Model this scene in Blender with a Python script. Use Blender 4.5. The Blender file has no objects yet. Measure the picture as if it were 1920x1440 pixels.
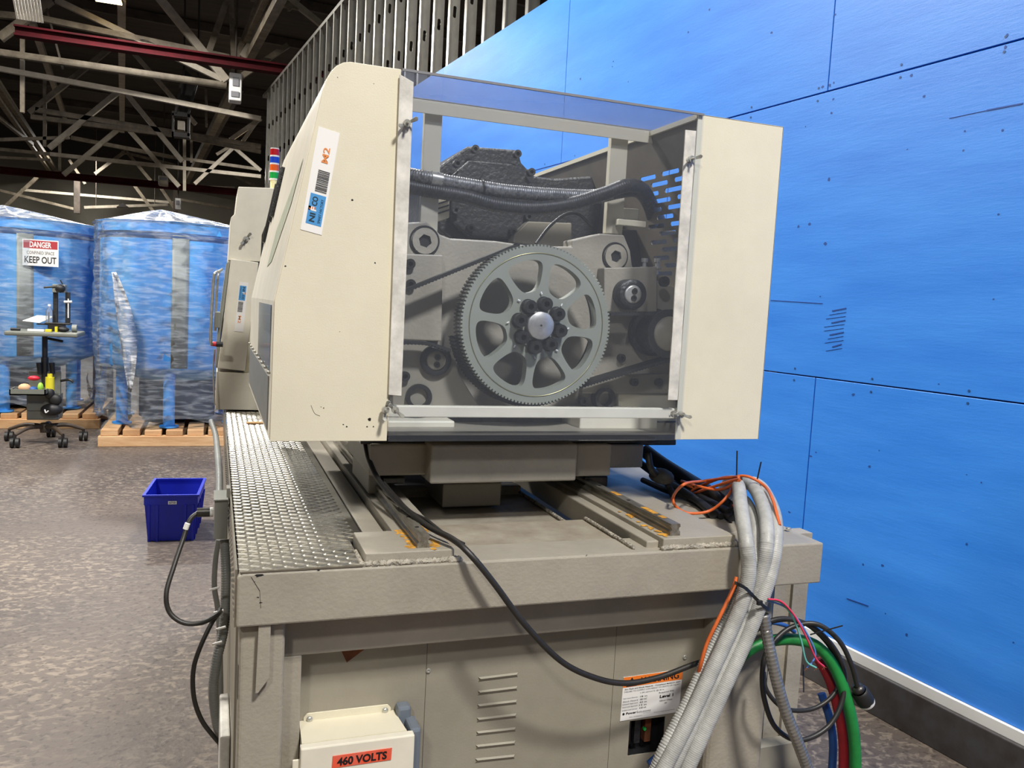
import bpy, bmesh, math, random
from mathutils import Vector as V, Matrix
random.seed(7)
SC = bpy.context.scene
COL = SC.collection
# ---------------------------------------------------------------- camera
FPX = 1550.0
RC = Matrix(((0.94045156, -0.01863249, -0.33941668), (-0.33581713, 0.10388587, -0.93618085), (0.05270398, 0.99441468, 0.09144252)))
CAM = V((0, 0, 1.5))
cd = bpy.data.cameras.new('camera'); cam = bpy.data.objects.new('camera', cd); COL.objects.link(cam)
cd.sensor_width = 36; cd.lens = 36 * FPX / 1920; cd.clip_start = .05; cd.clip_end = 200
cam.matrix_world = Matrix.Translation(CAM) @ RC.to_4x4()
SC.camera = cam
SC.view_settings.view_transform = 'Standard'; SC.view_settings.look = 'None'
SC.view_settings.exposure = 0.0; SC.view_settings.gamma = 1; SC.view_settings.use_curve_mapping = False
# ---------------------------------------------------------------- world
w = bpy.data.worlds.new('world'); SC.world = w; w.use_nodes = True
w.node_tree.nodes['Background'].inputs[0].default_value = (1.0, .97, .92, 1)
w.node_tree.nodes['Background'].inputs[1].default_value = .13
SC.cycles.max_bounces = 8; SC.cycles.transparent_max_bounces = 24; SC.cycles.caustics_reflective = False; SC.cycles.caustics_refractive = False
SC.cycles.sample_clamp_indirect = 4
def area(name, loc, tgt, size, power, col=(1, .96, .9)):
    l = bpy.data.lights.new(name, 'AREA'); l.shape = 'DISK'; l.size = size; l.energy = power; l.color = col
    o = bpy.data.objects.new(name, l); COL.objects.link(o); o.location = loc
    o.rotation_euler = (V(tgt) - V(loc)).to_track_quat('-Z', 'Y').to_euler(); return o
# high-bay lamps of the hall: (x, y, z, power)
LAMPS = [(-1.55, 14.6, 6.5, 400), (-4.6, 34.5, 6.5, 420), (-2.4, 5.2, 6.5, 640), (1.3, -1.8, 6.2, 560), (-2.6, -3.6, 6.0, 230), (-5.5, 9, 6.5, 500), (0.6, 24, 6.5, 500), (1.2, 5.6, 6.5, 260)]
for i, (x, y, z, p) in enumerate(LAMPS):
    area('high_bay_light', (x, y, z - .2), (x, y, 0), .55 if i < 2 else .8, p)

# ---------------------------------------------------------------- geometry helpers
def U(px, py, ax, v):
    """point where the sight line through a pixel of the photo meets the world plane ax = v"""
    d = RC @ V((px - 960, 720 - py, -FPX)); i = 'xyz'.index(ax)
    return CAM + d * ((v - CAM[i]) / d[i])
WD = V((-0.11185363, 0.99372469, 0)); WN = V((0.99372469, 0.11185363, 0)); WP = V((2.4170283, 2.94814669, 0))
def UW(px, py, off=0.0):
    d = RC @ V((px - 960, 720 - py, -FPX)); t = (WN.dot(WP - CAM) + off) / WN.dot(d); return CAM + d * t
def WW(d, e, z): return WP + WD * d + WN * e + V((0, 0, z))
def srgb(c):
    f = lambda u: u / 12.92 if u <= .04045 else ((u + .055) / 1.055) ** 2.4
    return tuple(f(x / 255) for x in c) + (1,)
MATS = {}
def mat(name, rgb, rough=.5, metal=0, var=0, vscale=3, bump=0, bscale=40, rgb2=None, spec=None, emit=0, speck=None, stretch=None):
    m = bpy.data.materials.new(name); m.use_nodes = True; nt = m.node_tree; b = nt.nodes['Principled BSDF']
    b.inputs['Base Color'].default_value = srgb(rgb); b.inputs['Roughness'].default_value = rough; b.inputs['Metallic'].default_value = metal
    if spec is not None: b.inputs['Specular IOR Level'].default_value = spec
    if emit:
        b.inputs['Emission Color'].default_value = srgb(rgb); b.inputs['Emission Strength'].default_value = emit
    N = nt.nodes.new; L = nt.links.new
    tc = N('ShaderNodeTexCoord'); vec = tc.outputs['Object']
    if stretch:
        mp = N('ShaderNodeMapping'); mp.inputs['Scale'].default_value = stretch; L(vec, mp.inputs[0]); vec = mp.outputs[0]
    if var or rgb2:
        n = N('ShaderNodeTexNoise'); n.inputs['Scale'].default_value = vscale; n.inputs['Detail'].default_value = 6; n.inputs['Roughness'].default_value = .65; L(vec, n.inputs['Vector'])
        r = N('ShaderNodeValToRGB'); r.color_ramp.elements[0].position = .35; r.color_ramp.elements[1].position = .65
        c2 = rgb2 or tuple(x * (1 - var) for x in rgb)
        r.color_ramp.elements[0].color = srgb(c2); r.color_ramp.elements[1].color = srgb(rgb)
        L(n.outputs['Fac'], r.inputs[0]); out = r.outputs[0]
        if speck:      # small chips / dirt specks of another colour
            v = N('ShaderNodeTexNoise'); v.inputs['Scale'].default_value = speck[1]; v.inputs['Detail'].default_value = 2; L(vec, v.inputs['Vector'])
            r2 = N('ShaderNodeValToRGB'); r2.color_ramp.elements[0].position = speck[2]; r2.color_ramp.elements[1].position = speck[2] + .02
            r2.color_ramp.elements[0].color = (0, 0, 0, 1); r2.color_ramp.elements[1].color = (1, 1, 1, 1); L(v.outputs['Fac'], r2.inputs[0])
            mx = N('ShaderNodeMixRGB'); L(r2.outputs[0], mx.inputs[0]); L(out, mx.inputs[1]); mx.inputs[2].default_value = srgb(speck[0]); out = mx.outputs[0]
        L(out, b.inputs['Base Color'])
    if bump:
        n = N('ShaderNodeTexNoise'); n.inputs['Scale'].default_value = bscale; n.inputs['Detail'].default_value = 4; L(vec, n.inputs['Vector'])
        bp = N('ShaderNodeBump'); bp.inputs['Strength'].default_value = bump; bp.inputs['Distance'].default_value = .01; L(n.outputs['Fac'], bp.inputs['Height']); L(bp.outputs[0], b.inputs['Normal'])
    MATS[name] = m; return m
def film(name, tint, haze, hazecol, gloss_rough=.08, wrinkle=0, gl=.12):
    m = bpy.data.materials.new(name); m.use_nodes = True; nt = m.node_tree; nt.nodes.clear(); N = nt.nodes.new; L = nt.links.new
    out = N('ShaderNodeOutputMaterial'); tr = N('ShaderNodeBsdfTransparent'); tr.inputs[0].default_value = srgb(tint)
    df = N('ShaderNodeBsdfDiffuse'); df.inputs[0].default_value = srgb(hazecol); g = N('ShaderNodeBsdfGlossy'); g.inputs['Roughness'].default_value = gloss_rough
    m1 = N('ShaderNodeMixShader'); m1.inputs[0].default_value = haze; L(tr.outputs[0], m1.inputs[1]); L(df.outputs[0], m1.inputs[2])
    fr = N('ShaderNodeLayerWeight'); fr.inputs[0].default_value = gl
    m2 = N('ShaderNodeMixShader'); L(fr.outputs['Fresnel'], m2.inputs[0]); L(m1.outputs[0], m2.inputs[1]); L(g.outputs[0], m2.inputs[2]); L(m2.outputs[0], out.inputs[0])
    if wrinkle:
        tc = N('ShaderNodeTexCoord'); mp = N('ShaderNodeMapping'); mp.inputs['Scale'].default_value = (2.5, 2.5, 14); L(tc.outputs['Object'], mp.inputs[0])
        n = N('ShaderNodeTexNoise'); n.inputs['Scale'].default_value = 2.2; n.inputs['Detail'].default_value = 5; n.inputs['Distortion'].default_value = .6; L(mp.outputs[0], n.inputs['Vector'])
        bp = N('ShaderNodeBump'); bp.inputs['Strength'].default_value = wrinkle; bp.inputs['Distance'].default_value = .06; L(n.outputs['Fac'], bp.inputs['Height']); L(bp.outputs[0], g.inputs['Normal'])
        r = N('ShaderNodeValToRGB'); r.color_ramp.elements[0].position = .45; r.color_ramp.elements[1].position = .7
        r.color_ramp.elements[0].color = (haze * .5,) * 3 + (1,); r.color_ramp.elements[1].color = (min(1, haze * 2.2),) * 3 + (1,); L(n.outputs['Fac'], r.inputs[0]); L(r.outputs[0], m1.inputs[0])
    MATS[name] = m; return m

class MB:
    def __init__(s): s.v = []; s.f = []; s.mi = []; s.sm = []
    def add(s, vs, fs, mi=0, sm=False):
        k = len(s.v); s.v += [V(p) for p in vs]
        for f in fs: s.f.append([i + k for i in f]); s.mi.append(mi); s.sm.append(sm)
        return s
    def box(s, a, b, mi=0):
        x0, y0, z0 = [min(p, q) for p, q in zip(a, b)]; x1, y1, z1 = [max(p, q) for p, q in zip(a, b)]
        return s.add([(x0, y0, z0), (x1, y0, z0), (x1, y1, z0), (x0, y1, z0), (x0, y0, z1), (x1, y0, z1), (x1, y1, z1), (x0, y1, z1)],
              [(0, 3, 2, 1), (4, 5, 6, 7), (0, 1, 5, 4), (1, 2, 6, 5), (2, 3, 7, 6), (3, 0, 4, 7)], mi)
    def prism(s, pts, ext, mi=0):
        pts = [V(p) for p in pts]; e = V(ext); n = len(pts)
        nrm = sum(((pts[i] - pts[0]).cross(pts[(i + 1) % n] - pts[0]) for i in range(1, n)), V((0, 0, 0)))
        if nrm.dot(e) > 0: pts = pts[::-1]
        fs = [list(range(n)), list(range(2 * n - 1, n - 1, -1))] + [[(i + 1) % n, i, n + i, n + (i + 1) % n] for i in range(n)]
        return s.add(pts + [p + e for p in pts], fs, mi)
    def obox(s, p0, p1, w, h, up=(0, 0, 1), mi=0):
        """bar from p0 to p1 with section w x h"""
        p0 = V(p0); p1 = V(p1); d = (p1 - p0).normalized(); u = V(up)
        if abs(d.dot(u)) > .98: u = V((0, 1, 0))
        a = d.cross(u).normalized() * w / 2; b = a.cross(d).normalized() * h / 2
        return s.prism([p0 - a - b, p0 + a - b, p0 + a + b, p0 - a + b], p1 - p0, mi)
    def cyl(s, p0, p1, r, seg=16, r2=None, mi=0, caps=True, sm=True):
        p0 = V(p0); p1 = V(p1); r2 = r if r2 is None else r2; d = (p1 - p0).normalized()
        a = d.orthogonal().normalized(); b = d.cross(a)
        vs = [p0 + (a * math.cos(t) + b * math.sin(t)) * r for t in [2 * math.pi * i / seg for i in range(seg)]] + [p1 + (a * math.cos(t) + b * math.sin(t)) * r2 for t in [2 * math.pi * i / seg for i in range(seg)]]
        s.add(vs, [[i, (i + 1) % seg, seg + (i + 1) % seg, seg + i] for i in range(seg)], mi, sm)
        if caps: s.add(vs, [list(range(seg - 1, -1, -1)), list(range(seg, 2 * seg))], mi)
        return s
    def lathe(s, c, ax, prof, seg=24, mi=0, a0=None):
        """prof: list of (distance along ax, radius)"""
        c = V(c); d = V(ax).normalized(); a = d.orthogonal().normalized() if a0 is None else V(a0); b = d.cross(a); vs = []
        for (h, r) in prof:
            for i in range(seg):
                t = 2 * math.pi * i / seg; vs.append(c + d * h + (a * math.cos(t) + b * math.sin(t)) * r)
        fs = [[j * seg + i, j * seg + (i + 1) % seg, (j + 1) * seg + (i + 1) % seg, (j + 1) * seg + i] for j in range(len(prof) - 1) for i in range(seg)]
        s.add(vs, fs, mi, True); return s
    def tube(s, pts, r, seg=8, step=None, ridge=0, pitch=.01, mi=0, rf=None):
        P = catmull(pts, step or max(r * 1.2, .008)) if len(pts) > 2 or step else [V(p) for p in pts]
        if ridge: P = resample(P, pitch / 3)
        n = len(P); T = [(P[min(i + 1, n - 1)] - P[max(i - 1, 0)]).normalized() for i in range(n)]
        a = T[0].orthogonal().normalized(); vs = []
        for i in range(n):
            a = (a - T[i] * a.dot(T[i])).normalized(); b = T[i].cross(a)
            rr = r * (rf(i / (n - 1)) if rf else 1)
            if ridge: rr *= (1, 1 + ridge, 1 + ridge)[i % 3] - (0, 0, 0)[i % 3]
            for k in range(seg):
                t = 2 * math.pi * k / seg; vs.append(P[i] + (a * math.cos(t) + b * math.sin(t)) * rr)
        s.add(vs, [[j * seg + i, j * seg + (i + 1) % seg, (j + 1) * seg + (i + 1) % seg, (j + 1) * seg + i] for j in range(n - 1) for i in range(seg)], mi, True)
        s.add(vs, [list(range(seg - 1, -1, -1)), list(range((n - 1) * seg, n * seg))], mi); return s
    def sphere(s, c, r, seg=12, sc=(1, 1, 1), mi=0):
        n = seg // 2; vs = [];
        for j in range(n + 1):
            ph = math.pi * j / n
            for i in range(seg):
                t = 2 * math.pi * i / seg; vs.append(V(c) + V((math.sin(ph) * math.cos(t) * r * sc[0], math.sin(ph) * math.sin(t) * r * sc[1], math.cos(ph) * r * sc[2])))
        s.add(vs, [[j * seg + i, (j + 1) * seg + i, (j + 1) * seg + (i + 1) % seg, j * seg + (i + 1) % seg] for j in range(n) for i in range(seg)], mi, True); return s
    def holed(s, outer, holes, ext, mi=0, mis=None):
        """plate with real holes: outer/holes lists of 3D points, extruded by ext"""
        bm = bmesh.new(); es = []
        for loop in [outer] + holes:
            vv = [bm.verts.new(p) for p in loop]; es += [bm.edges.new((vv[i], vv[(i + 1) % len(vv)])) for i in range(len(vv))]
        bmesh.ops.triangle_fill(bm, use_beauty=True, use_dissolve=False, edges=es); bm.verts.ensure_lookup_table()
        n = len(bm.verts); base = [v.co.copy() for v in bm.verts]; e = V(ext)
        fs = [[v.index for v in f.verts] for f in bm.faces]
        if not fs: bm.free(); return s
        f0 = bm.faces[:][0]; f0.normal_update(); bm.normal_update()
        flip = sum(f.normal.dot(e) * f.calc_area() for f in bm.faces) > 0
        if flip: fs = [f[::-1] for f in fs]
        s.add(base + [b + e for b in base], fs + [[i + n for i in f][::-1] for f in fs], mi)
        k = 0; q = []
        for li, loop in enumerate([outer] + holes):
            m = len(loop); L = [(i + 1) % m for i in range(m)]
            nr = sum(((V(loop[i]) - V(loop[0])).cross(V(loop[L[i]]) - V(loop[0])) for i in range(1, m)), V((0, 0, 0)))
            ccw = nr.dot(e) > 0
            for i in range(m):
                f = [k + i, k + L[i], n + k + L[i], n + k + i]
                if (ccw) == (li > 0): f = f[::-1]
                q.append(f)
            k += m
        s.add(base + [b + e for b in base], q, mi if mis is None else mis); bm.free(); return s
    def build(s, name, m, parent=None, bevel=0, seg=2, weld=False, solid=0, base=None):
        off = V((0, 0, 0)); p = parent
        while p is not None: off += V(p.location); p = p.parent
        loc = V((0, 0, 0))
        if parent is None and base is not False and s.v:
            if base is None:
                xs = [q.x for q in s.v]; ys = [q.y for q in s.v]; loc = V(((min(xs) + max(xs)) / 2, (min(ys) + max(ys)) / 2, min(q.z for q in s.v)))
            else: loc = V(base)
        off += loc
        me = bpy.data.meshes.new(name); me.from_pydata([tuple(q - off) for q in s.v], [], s.f)
        me.polygons.foreach_set('material_index', s.mi); me.polygons.foreach_set('use_smooth', s.sm)
        for x in (m if isinstance(m, (list, tuple)) else [m]): me.materials.append(MATS[x] if isinstance(x, str) else x)
        me.update(); me.set_sharp_from_angle(angle=1.2) if any(s.sm) else None; o = bpy.data.objects.new(name, me); COL.objects.link(o); o.location = loc
        if parent: o.parent = parent
        if solid:
            md = o.modifiers.new('solid', 'SOLIDIFY'); md.thickness = solid; md.offset = 0
        if bevel:
            md = o.modifiers.new('bevel', 'BEVEL'); md.width = bevel; md.segments = seg; md.limit_method = 'ANGLE'; md.angle_limit = .6; md.harden_normals = False
        return o
def catmull(pts, step):
    P = [V(p) for p in pts]; P = [2 * P[0] - P[1]] + P + [2 * P[-1] - P[-2]]; out = []
    for i in range(1, len(P) - 2):
        p0, p1, p2, p3 = P[i - 1:i + 3]; n = max(2, int((p2 - p1).length / step))
        for k in range(n):
            t = k / n; out.append(.5 * ((2 * p1) + (p2 - p0) * t + (2 * p0 - 5 * p1 + 4 * p2 - p3) * t * t + (3 * p1 - p0 - 3 * p2 + p3) * t ** 3))
    out.append(P[-2].copy()); return out
def resample(P, st):
    out = [P[0]]; acc = 0
    for a, b in zip(P, P[1:]):
        l = (b - a).length; t = st - acc
        while t <= l: out.append(a.lerp(b, t / l)); t += st
        acc = (acc + l) % st
    return out if len(out) > 2 else P
def tag(o, label=None, cat=None, group=None, kind=None):
    if label: o['label'] = label
    if cat: o['category'] = cat
    if group: o['group'] = group
    if kind: o['kind'] = kind
    return o
def thing(name, loc, label, cat, group=None, kind=None):
    o = bpy.data.objects.new(name, None); COL.objects.link(o); o.location = loc; o.empty_display_size = .1
    return tag(o, label, cat, group, kind)
def copy_tree(o, parent=None):
    c = o.copy(); COL.objects.link(c); c.parent = parent
    for ch in [x for x in o.children]: copy_tree(ch, c)
    return c
# flat print: text and rectangles laid on a label plane (o, u, v): o origin, u reading direction, v up
_tx = {}
def glyphs(s, bold):
    k = (s, bold)
    if k not in _tx:
        c = bpy.data.curves.new('t', 'FONT'); c.body = s; c.offset = bold; c.resolution_u = 3; c.fill_mode = 'FRONT'
        ob = bpy.data.objects.new('t', c); me = bpy.data.meshes.new_from_object(ob)
        vs = [v.co.copy() for v in me.vertices]; fs = [list(p.vertices) for p in me.polygons]
        x0 = min(v.x for v in vs); x1 = max(v.x for v in vs); y0 = min(v.y for v in vs); y1 = max(v.y for v in vs)
        _tx[k] = ([((v.x - x0) / (x1 - x0), (v.y - y0) / (y1 - y0)) for v in vs], fs)
        bpy.data.objects.remove(ob); bpy.data.curves.remove(c); bpy.data.meshes.remove(me)
    return _tx[k]
def label(parent, name, o, u, v, base_mat, rects, texts, thick=.0012, lab=None):
    """o corner, u/v full edge vectors. rects: (u0,v0,u1,v1,mat); texts: (s,u0,v0,u1,v1,mat,bold,shear)"""
    o, u, v = V(o), V(u), V(v); n = u.cross(v).normalized()
    q = MB().prism([o, o + u, o + u + v, o + v], n * thick).build(name, base_mat, parent)
    if lab: q['label'] = lab
    for grp, nm in ((rects, 'printed_area'), (texts, 'lettering')):
        if not grp: continue
        mb = MB(); ms = []; h = thick + (.0004 if nm == 'printed_area' else .0008)
        for g in grp:
            m = g[4] if nm == 'printed_area' else g[5]
            if m not in ms: ms.append(m)
            mi = ms.index(m)
            if nm == 'printed_area':
                a, b, c, d = g[:4]; mb.add([o + u * a + v * b + n * h, o + u * c + v * b + n * h, o + u * c + v * d + n * h, o + u * a + v * d + n * h], [(0, 1, 2, 3)], mi)
            else:
                s_, a, b, c, d = g[:5]; vs, fs = glyphs(s_, g[6] if len(g) > 6 else 0); sh = g[7] if len(g) > 7 else 0
                mb.add([o + u * (a + (c - a) * x + sh * y * (d - b)) + v * (b + (d - b) * y) + n * h for x, y in vs], fs, mi)
        mb.build(nm, ms, q)
    return q
def bolt(p, ax, r, h, parent, name='socket_bolt', m='dark_steel', hexr=.5, seg=16):
    """socket-head bolt with a recessed hexagonal socket, sticking out along ax from p"""
    p = V(p); ax = V(ax).normalized(); a = ax.orthogonal().normalized(); b = ax.cross(a); mb = MB()
    mb.lathe(p, ax, [(0, r), (h * .85, r), (h, r * .88), (h, r * hexr), (h * .35, r * hexr * .95), (h * .35, 0.0001)], seg)
    return mb.build(name, m, parent)
def socket_bolt(p, ax, r, h, parent, name='socket_bolt', m='dark_steel', hexr=.52):
    p = V(p); ax = V(ax).normalized(); a = ax.orthogonal().normalized(); b = ax.cross(a); mb = MB()
    ci = [p + (a * math.cos(t) + b * math.sin(t)) * r for t in [2 * math.pi * i / 24 for i in range(24)]]
    hx = [p + (a * math.cos(t) + b * math.sin(t)) * r * hexr for t in [2 * math.pi * i / 6 for i in range(6)]]
    mb.holed(ci, [hx], ax * h); mb.add([q + ax * h * .12 for q in hx], [list(range(6))], 1)  # socket floor painted black for the shade inside the recess
    return mb.build(name, [m, 'black'], parent, bevel=r * .06, seg=1)
def wing_nut(p, parent, ang=0, s=1.0):
    """zinc wing nut on a stud, axis -Y"""
    mb = MB(); p = V(p); s *= .011
    mb.cyl(p, p + V((0, -.9 * s, 0)), .75 * s, 12); mb.cyl(p, p + V((0, -2.2 * s, 0)), .3 * s, 8)
    for sg in (1, -1):
        d = V((math.cos(ang) * sg, 0, math.sin(ang) * sg)); t = V((-d.z, 0, d.x))
        mb.prism([p + d * .5 * s + t * .25 * s + V((0, -.2 * s, 0)), p + d * 1.9 * s + t * .45 * s + V((0, -1.5 * s, 0)), p + d * 2.2 * s + V((0, -1.7 * s, 0)), p + d * 1.9 * s - t * .45 * s + V((0, -1.5 * s, 0)), p + d * .5 * s - t * .25 * s + V((0, -.2 * s, 0))], (0, -.3 * s, 0))
    return mb.build('wing_nut', 'zinc', parent, bevel=.0008, seg=1)
# ---------------------------------------------------------------- materials
mat('cream', (220, 213, 190), .42, var=.03, vscale=6, bump=.05, bscale=300)
mat('cream_light', (228, 222, 204), .45, var=.05, vscale=9)
mat('worn_white', (226, 222, 212), .5, var=.18, vscale=18)
mat('bed_paint', (163, 156, 142), .48, var=.09, vscale=5, bump=.12, bscale=120)
mat('bed_panel', (152, 146, 131), .45, var=.08, vscale=4, bump=.05, bscale=200)
mat('bed_worn', (166, 158, 142), .55, rgb2=(130, 120, 104), vscale=7, bump=.1, bscale=60)
mat('weld', (186, 178, 162), .6, var=.3, vscale=60, bump=.9, bscale=120)
mat('pulley', (150, 153, 142), .42, metal=.1, var=.06, vscale=4)
mat('pulley_edge', (150, 146, 110), .3, metal=.8)
mat('steel', (196, 194, 192), .32, metal=.55, var=.15, vscale=30)
mat('zinc', (206, 206, 198), .3, metal=.6, var=.15, vscale=80)
mat('dark_steel', (72, 70, 68), .35, metal=.7, var=.2, vscale=60)
mat('rail_steel', (160, 156, 146), .35, metal=.6, rgb2=(112, 104, 90), vscale=14, stretch=(6, 1, 6))
mat('rust_orange', (226, 164, 62), .8, var=.35, vscale=60)
mat('rust_brown', (122, 66, 34), .85, var=.3, vscale=40)
mat('black', (30, 30, 32), .5, var=.2, vscale=40)
mat('motor_black', (44, 44, 46), .42, var=.25, vscale=14, bump=.3, bscale=90)
mat('rubber', (28, 28, 27), .55, var=.2, vscale=50)
mat('cable_black', (42, 40, 38), .45, var=.15, vscale=50)
mat('hose_grey', (178, 178, 174), .45, var=.12, vscale=26, bump=.1, bscale=90)
mat('conduit_grey', (132, 134, 130), .42, var=.08, vscale=20)
mat('steel_flex', (168, 166, 162), .35, metal=.75, var=.1, vscale=30)
mat('cable_orange', (214, 104, 48), .45, var=.1, vscale=40)
mat('hose_green', (30, 134, 62), .45, var=.15, vscale=20)
mat('hose_red', (176, 32, 44), .5, var=.15, vscale=20)
mat('hose_blue', (34, 84, 156), .5, var=.1, vscale=20)
mat('wire_pink', (226, 62, 92), .4); mat('wire_teal', (110, 190, 180), .4); mat('wire_blue', (96, 132, 206), .4); mat('copper', (206, 130, 88), .35, metal=.8)
mat('jbox_grey', (136, 138, 130), .5, var=.06)
mat('clear_nut', (205, 205, 200), .4)
mat('crate_blue', (22, 40, 176), .42, var=.1, vscale=6)
mat('pvc_grey', (104, 112, 122), .45)
mat('white_print', (232, 230, 226), .45); mat('ink', (22, 20, 24), .5); mat('ink_grey', (120, 120, 124), .5); mat('print_orange', (238, 124, 42), .45, var=.04); mat('logo_blue', (74, 146, 204), .45); mat('m2_orange', (220, 138, 78), .45)
mat('volts_red', (232, 82, 48), .45, rgb2=(218, 104, 84), vscale=20); mat('logo_dark', (24, 52, 66), .5); mat('danger_red', (172, 52, 58), .5)
mat('lens_red', (182, 24, 34), .25); mat('lens_blue', (28, 70, 196), .25); mat('lens_orange', (224, 96, 32), .25); mat('lens_green', (30, 160, 72), .25); mat('tower_cream', (232, 224, 172), .4)
mat('knob_red', (204, 34, 54), .4); mat('yellow', (222, 208, 50), .5); mat('lime', (150, 200, 70), .5); mat('peach', (214, 170, 128), .6); mat('paper', (226, 226, 214), .7)
mat('desk_grey', (120, 122, 112), .5, var=.08); mat('base_brown', (72, 60, 48), .45)
mat('tank_blue', (96, 178, 236), .4, rgb2=(44, 130, 220), vscale=1.6, stretch=(1, 1, .3)); mat('tank_dark', (38, 52, 78), .6); mat('tank_trim', (24, 68, 120), .5)
mat('pine', (222, 184, 138), .7, rgb2=(196, 150, 104), vscale=3, stretch=(1, 8, 8)); mat('pine_dark', (204, 160, 112), .75, rgb2=(176, 132, 90), vscale=4)
mat('cardboard', (160, 118, 80), .8, var=.08); mat('sheet_green', (60, 120, 84), .6); mat('sheet_red', (190, 64, 54), .6); mat('sheet_dark', (52, 50, 46), .7); mat('sheet_beige', (186, 176, 152), .7)
mat('truss_paint', (138, 128, 110), .6, rgb2=(100, 90, 75), vscale=5); mat('truss_light', (182, 172, 154), .55, var=.15, vscale=6); mat('truss_dark', (80, 70, 60), .7, var=.3)
mat('beam_red', (70, 16, 22), .85, rgb2=(52, 15, 19), vscale=3, spec=.15); mat('duct_dark', (40, 36, 34), .6)
mat('galv', (168, 166, 158), .32, metal=.75, rgb2=(140, 138, 132), vscale=6, stretch=(1, 1, .4))
mat('far_wall', (126, 122, 108), .7, var=.1, vscale=.6); mat('fascia', (50, 44, 38), .8)
mat('white_board', (226, 226, 222), .5, var=.05); mat('curb', (74, 74, 76), .4, rgb2=(58, 52, 48), vscale=8)
mat('lamp_glow', (255, 226, 170), .5, emit=9); mat('lamp_case', (120, 116, 106), .5)
mat('foam_cream', (230, 224, 202), .6)
mat('green_smear', (150, 166, 142), .5, rgb2=(196, 194, 172), vscale=30, stretch=(1, 3, 1))
film('clear_sheet', (248, 250, 253), .03, (205, 212, 225), .06, 0, .04)
film('clear_side', (214, 226, 236), .3, (205, 216, 222), .1, 0, .12)
film('wrap', (244, 248, 252), .14, (225, 232, 238), .12, .8, .10)
film('wrap_white', (225, 232, 236), .42, (232, 234, 238), .25, .5, .16)
film('clear_top', (238, 240, 246), .22, (214, 216, 228), .3, 0, .02)
mat('inner_wall_dark', (104, 96, 82), .55, var=.12, vscale=8)  # dark brown-grey tone of the hood's inner side walls
film('bottle_clear', (235, 240, 245), .15, (225, 230, 235), .1, 0, .2)
# ---------------------------------------------------------------- special materials: floor, plywood, ceiling, tread plate
def floor_mat():
    m = bpy.data.materials.new('floor_concrete'); m.use_nodes = True; nt = m.node_tree; b = nt.nodes['Principled BSDF']; N = nt.nodes.new; L = nt.links.new
    tc = N('ShaderNodeTexCoord'); g = tc.outputs['Object']
    n1 = N('ShaderNodeTexNoise'); n1.inputs['Scale'].default_value = 1.1; n1.inputs['Detail'].default_value = 6; L(g, n1.inputs['Vector'])
    r1 = N('ShaderNodeValToRGB'); r1.color_ramp.elements[0].position = .35; r1.color_ramp.elements[1].position = .68; r1.color_ramp.elements[0].color = srgb((80, 71, 65)); r1.color_ramp.elements[1].color = srgb((98, 87, 78)); L(n1.outputs['Fac'], r1.inputs[0])
    # light worn flecks
    mp = N('ShaderNodeMapping'); mp.inputs['Scale'].default_value = (1, 1.5, 1); mp.inputs['Rotation'].default_value = (0, 0, .3); L(g, mp.inputs[0])
    v = N('ShaderNodeTexNoise'); v.inputs['Scale'].default_value = 21; v.inputs['Detail'].default_value = 2.5; v.inputs['Roughness'].default_value = .6; v.inputs['Distortion'].default_value = .8; L(mp.outputs[0], v.inputs['Vector'])
    r2 = N('ShaderNodeValToRGB'); r2.color_ramp.elements[0].position = .5; r2.color_ramp.elements[0].color = (0, 0, 0, 1); r2.color_ramp.elements[1].position = .62; r2.color_ramp.elements[1].color = (.6, .6, .6, 1); L(v.outputs['Fac'], r2.inputs[0])
    n3 = N('ShaderNodeTexNoise'); n3.inputs['Scale'].default_value = .9; n3.inputs['Detail'].default_value = 3; mp3 = N('ShaderNodeMapping'); mp3.inputs['Location'].default_value = (3, 7, 1); L(g, mp3.inputs[0]); L(mp3.outputs[0], n3.inputs['Vector'])
    r3 = N('ShaderNodeValToRGB'); r3.color_ramp.elements[0].position = .36; r3.color_ramp.elements[0].color = (.15, .15, .15, 1); r3.color_ramp.elements[1].position = .58; L(n3.outputs['Fac'], r3.inputs[0])
    mu = N('ShaderNodeMath'); mu.operation = 'MULTIPLY'; L(r2.outputs[0], mu.inputs[0]); L(r3.outputs[0], mu.inputs[1])
    mx = N('ShaderNodeMixRGB'); L(mu.outputs[0], mx.inputs[0]); L(r1.outputs[0], mx.inputs[1]); mx.inputs[2].default_value = srgb((150, 137, 120))
    v2 = N('ShaderNodeTexNoise'); v2.inputs['Scale'].default_value = 42; v2.inputs['Detail'].default_value = 3; L(g, v2.inputs['Vector'])
    r4 = N('ShaderNodeValToRGB'); r4.color_ramp.elements[0].position = .56; r4.color_ramp.elements[1].position = .66; r4.color_ramp.elements[0].color = (0, 0, 0, 1); r4.color_ramp.elements[1].color = (.7, .7, .7, 1); L(v2.outputs['Fac'], r4.inputs[0])
    mx2 = N('ShaderNodeMixRGB'); L(r4.outputs[0], mx2.inputs[0]); L(mx.outputs[0], mx2.inputs[1]); mx2.inputs[2].default_value = srgb((56, 49, 45)); L(mx2.outputs[0], b.inputs['Base Color'])
    rr = N('ShaderNodeMapRange'); rr.inputs['To Min'].default_value = .42; rr.inputs['To Max'].default_value = .65; L(n1.outputs['Fac'], rr.inputs['Value']); L(rr.outputs[0], b.inputs['Roughness'])
    bp = N('ShaderNodeBump'); bp.inputs['Strength'].default_value = .25; bp.inputs['Distance'].default_value = .01; L(v2.outputs['Fac'], bp.inputs['Height']); L(bp.outputs[0], b.inputs['Normal'])
    MATS['floor_concrete'] = m
floor_mat()
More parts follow.
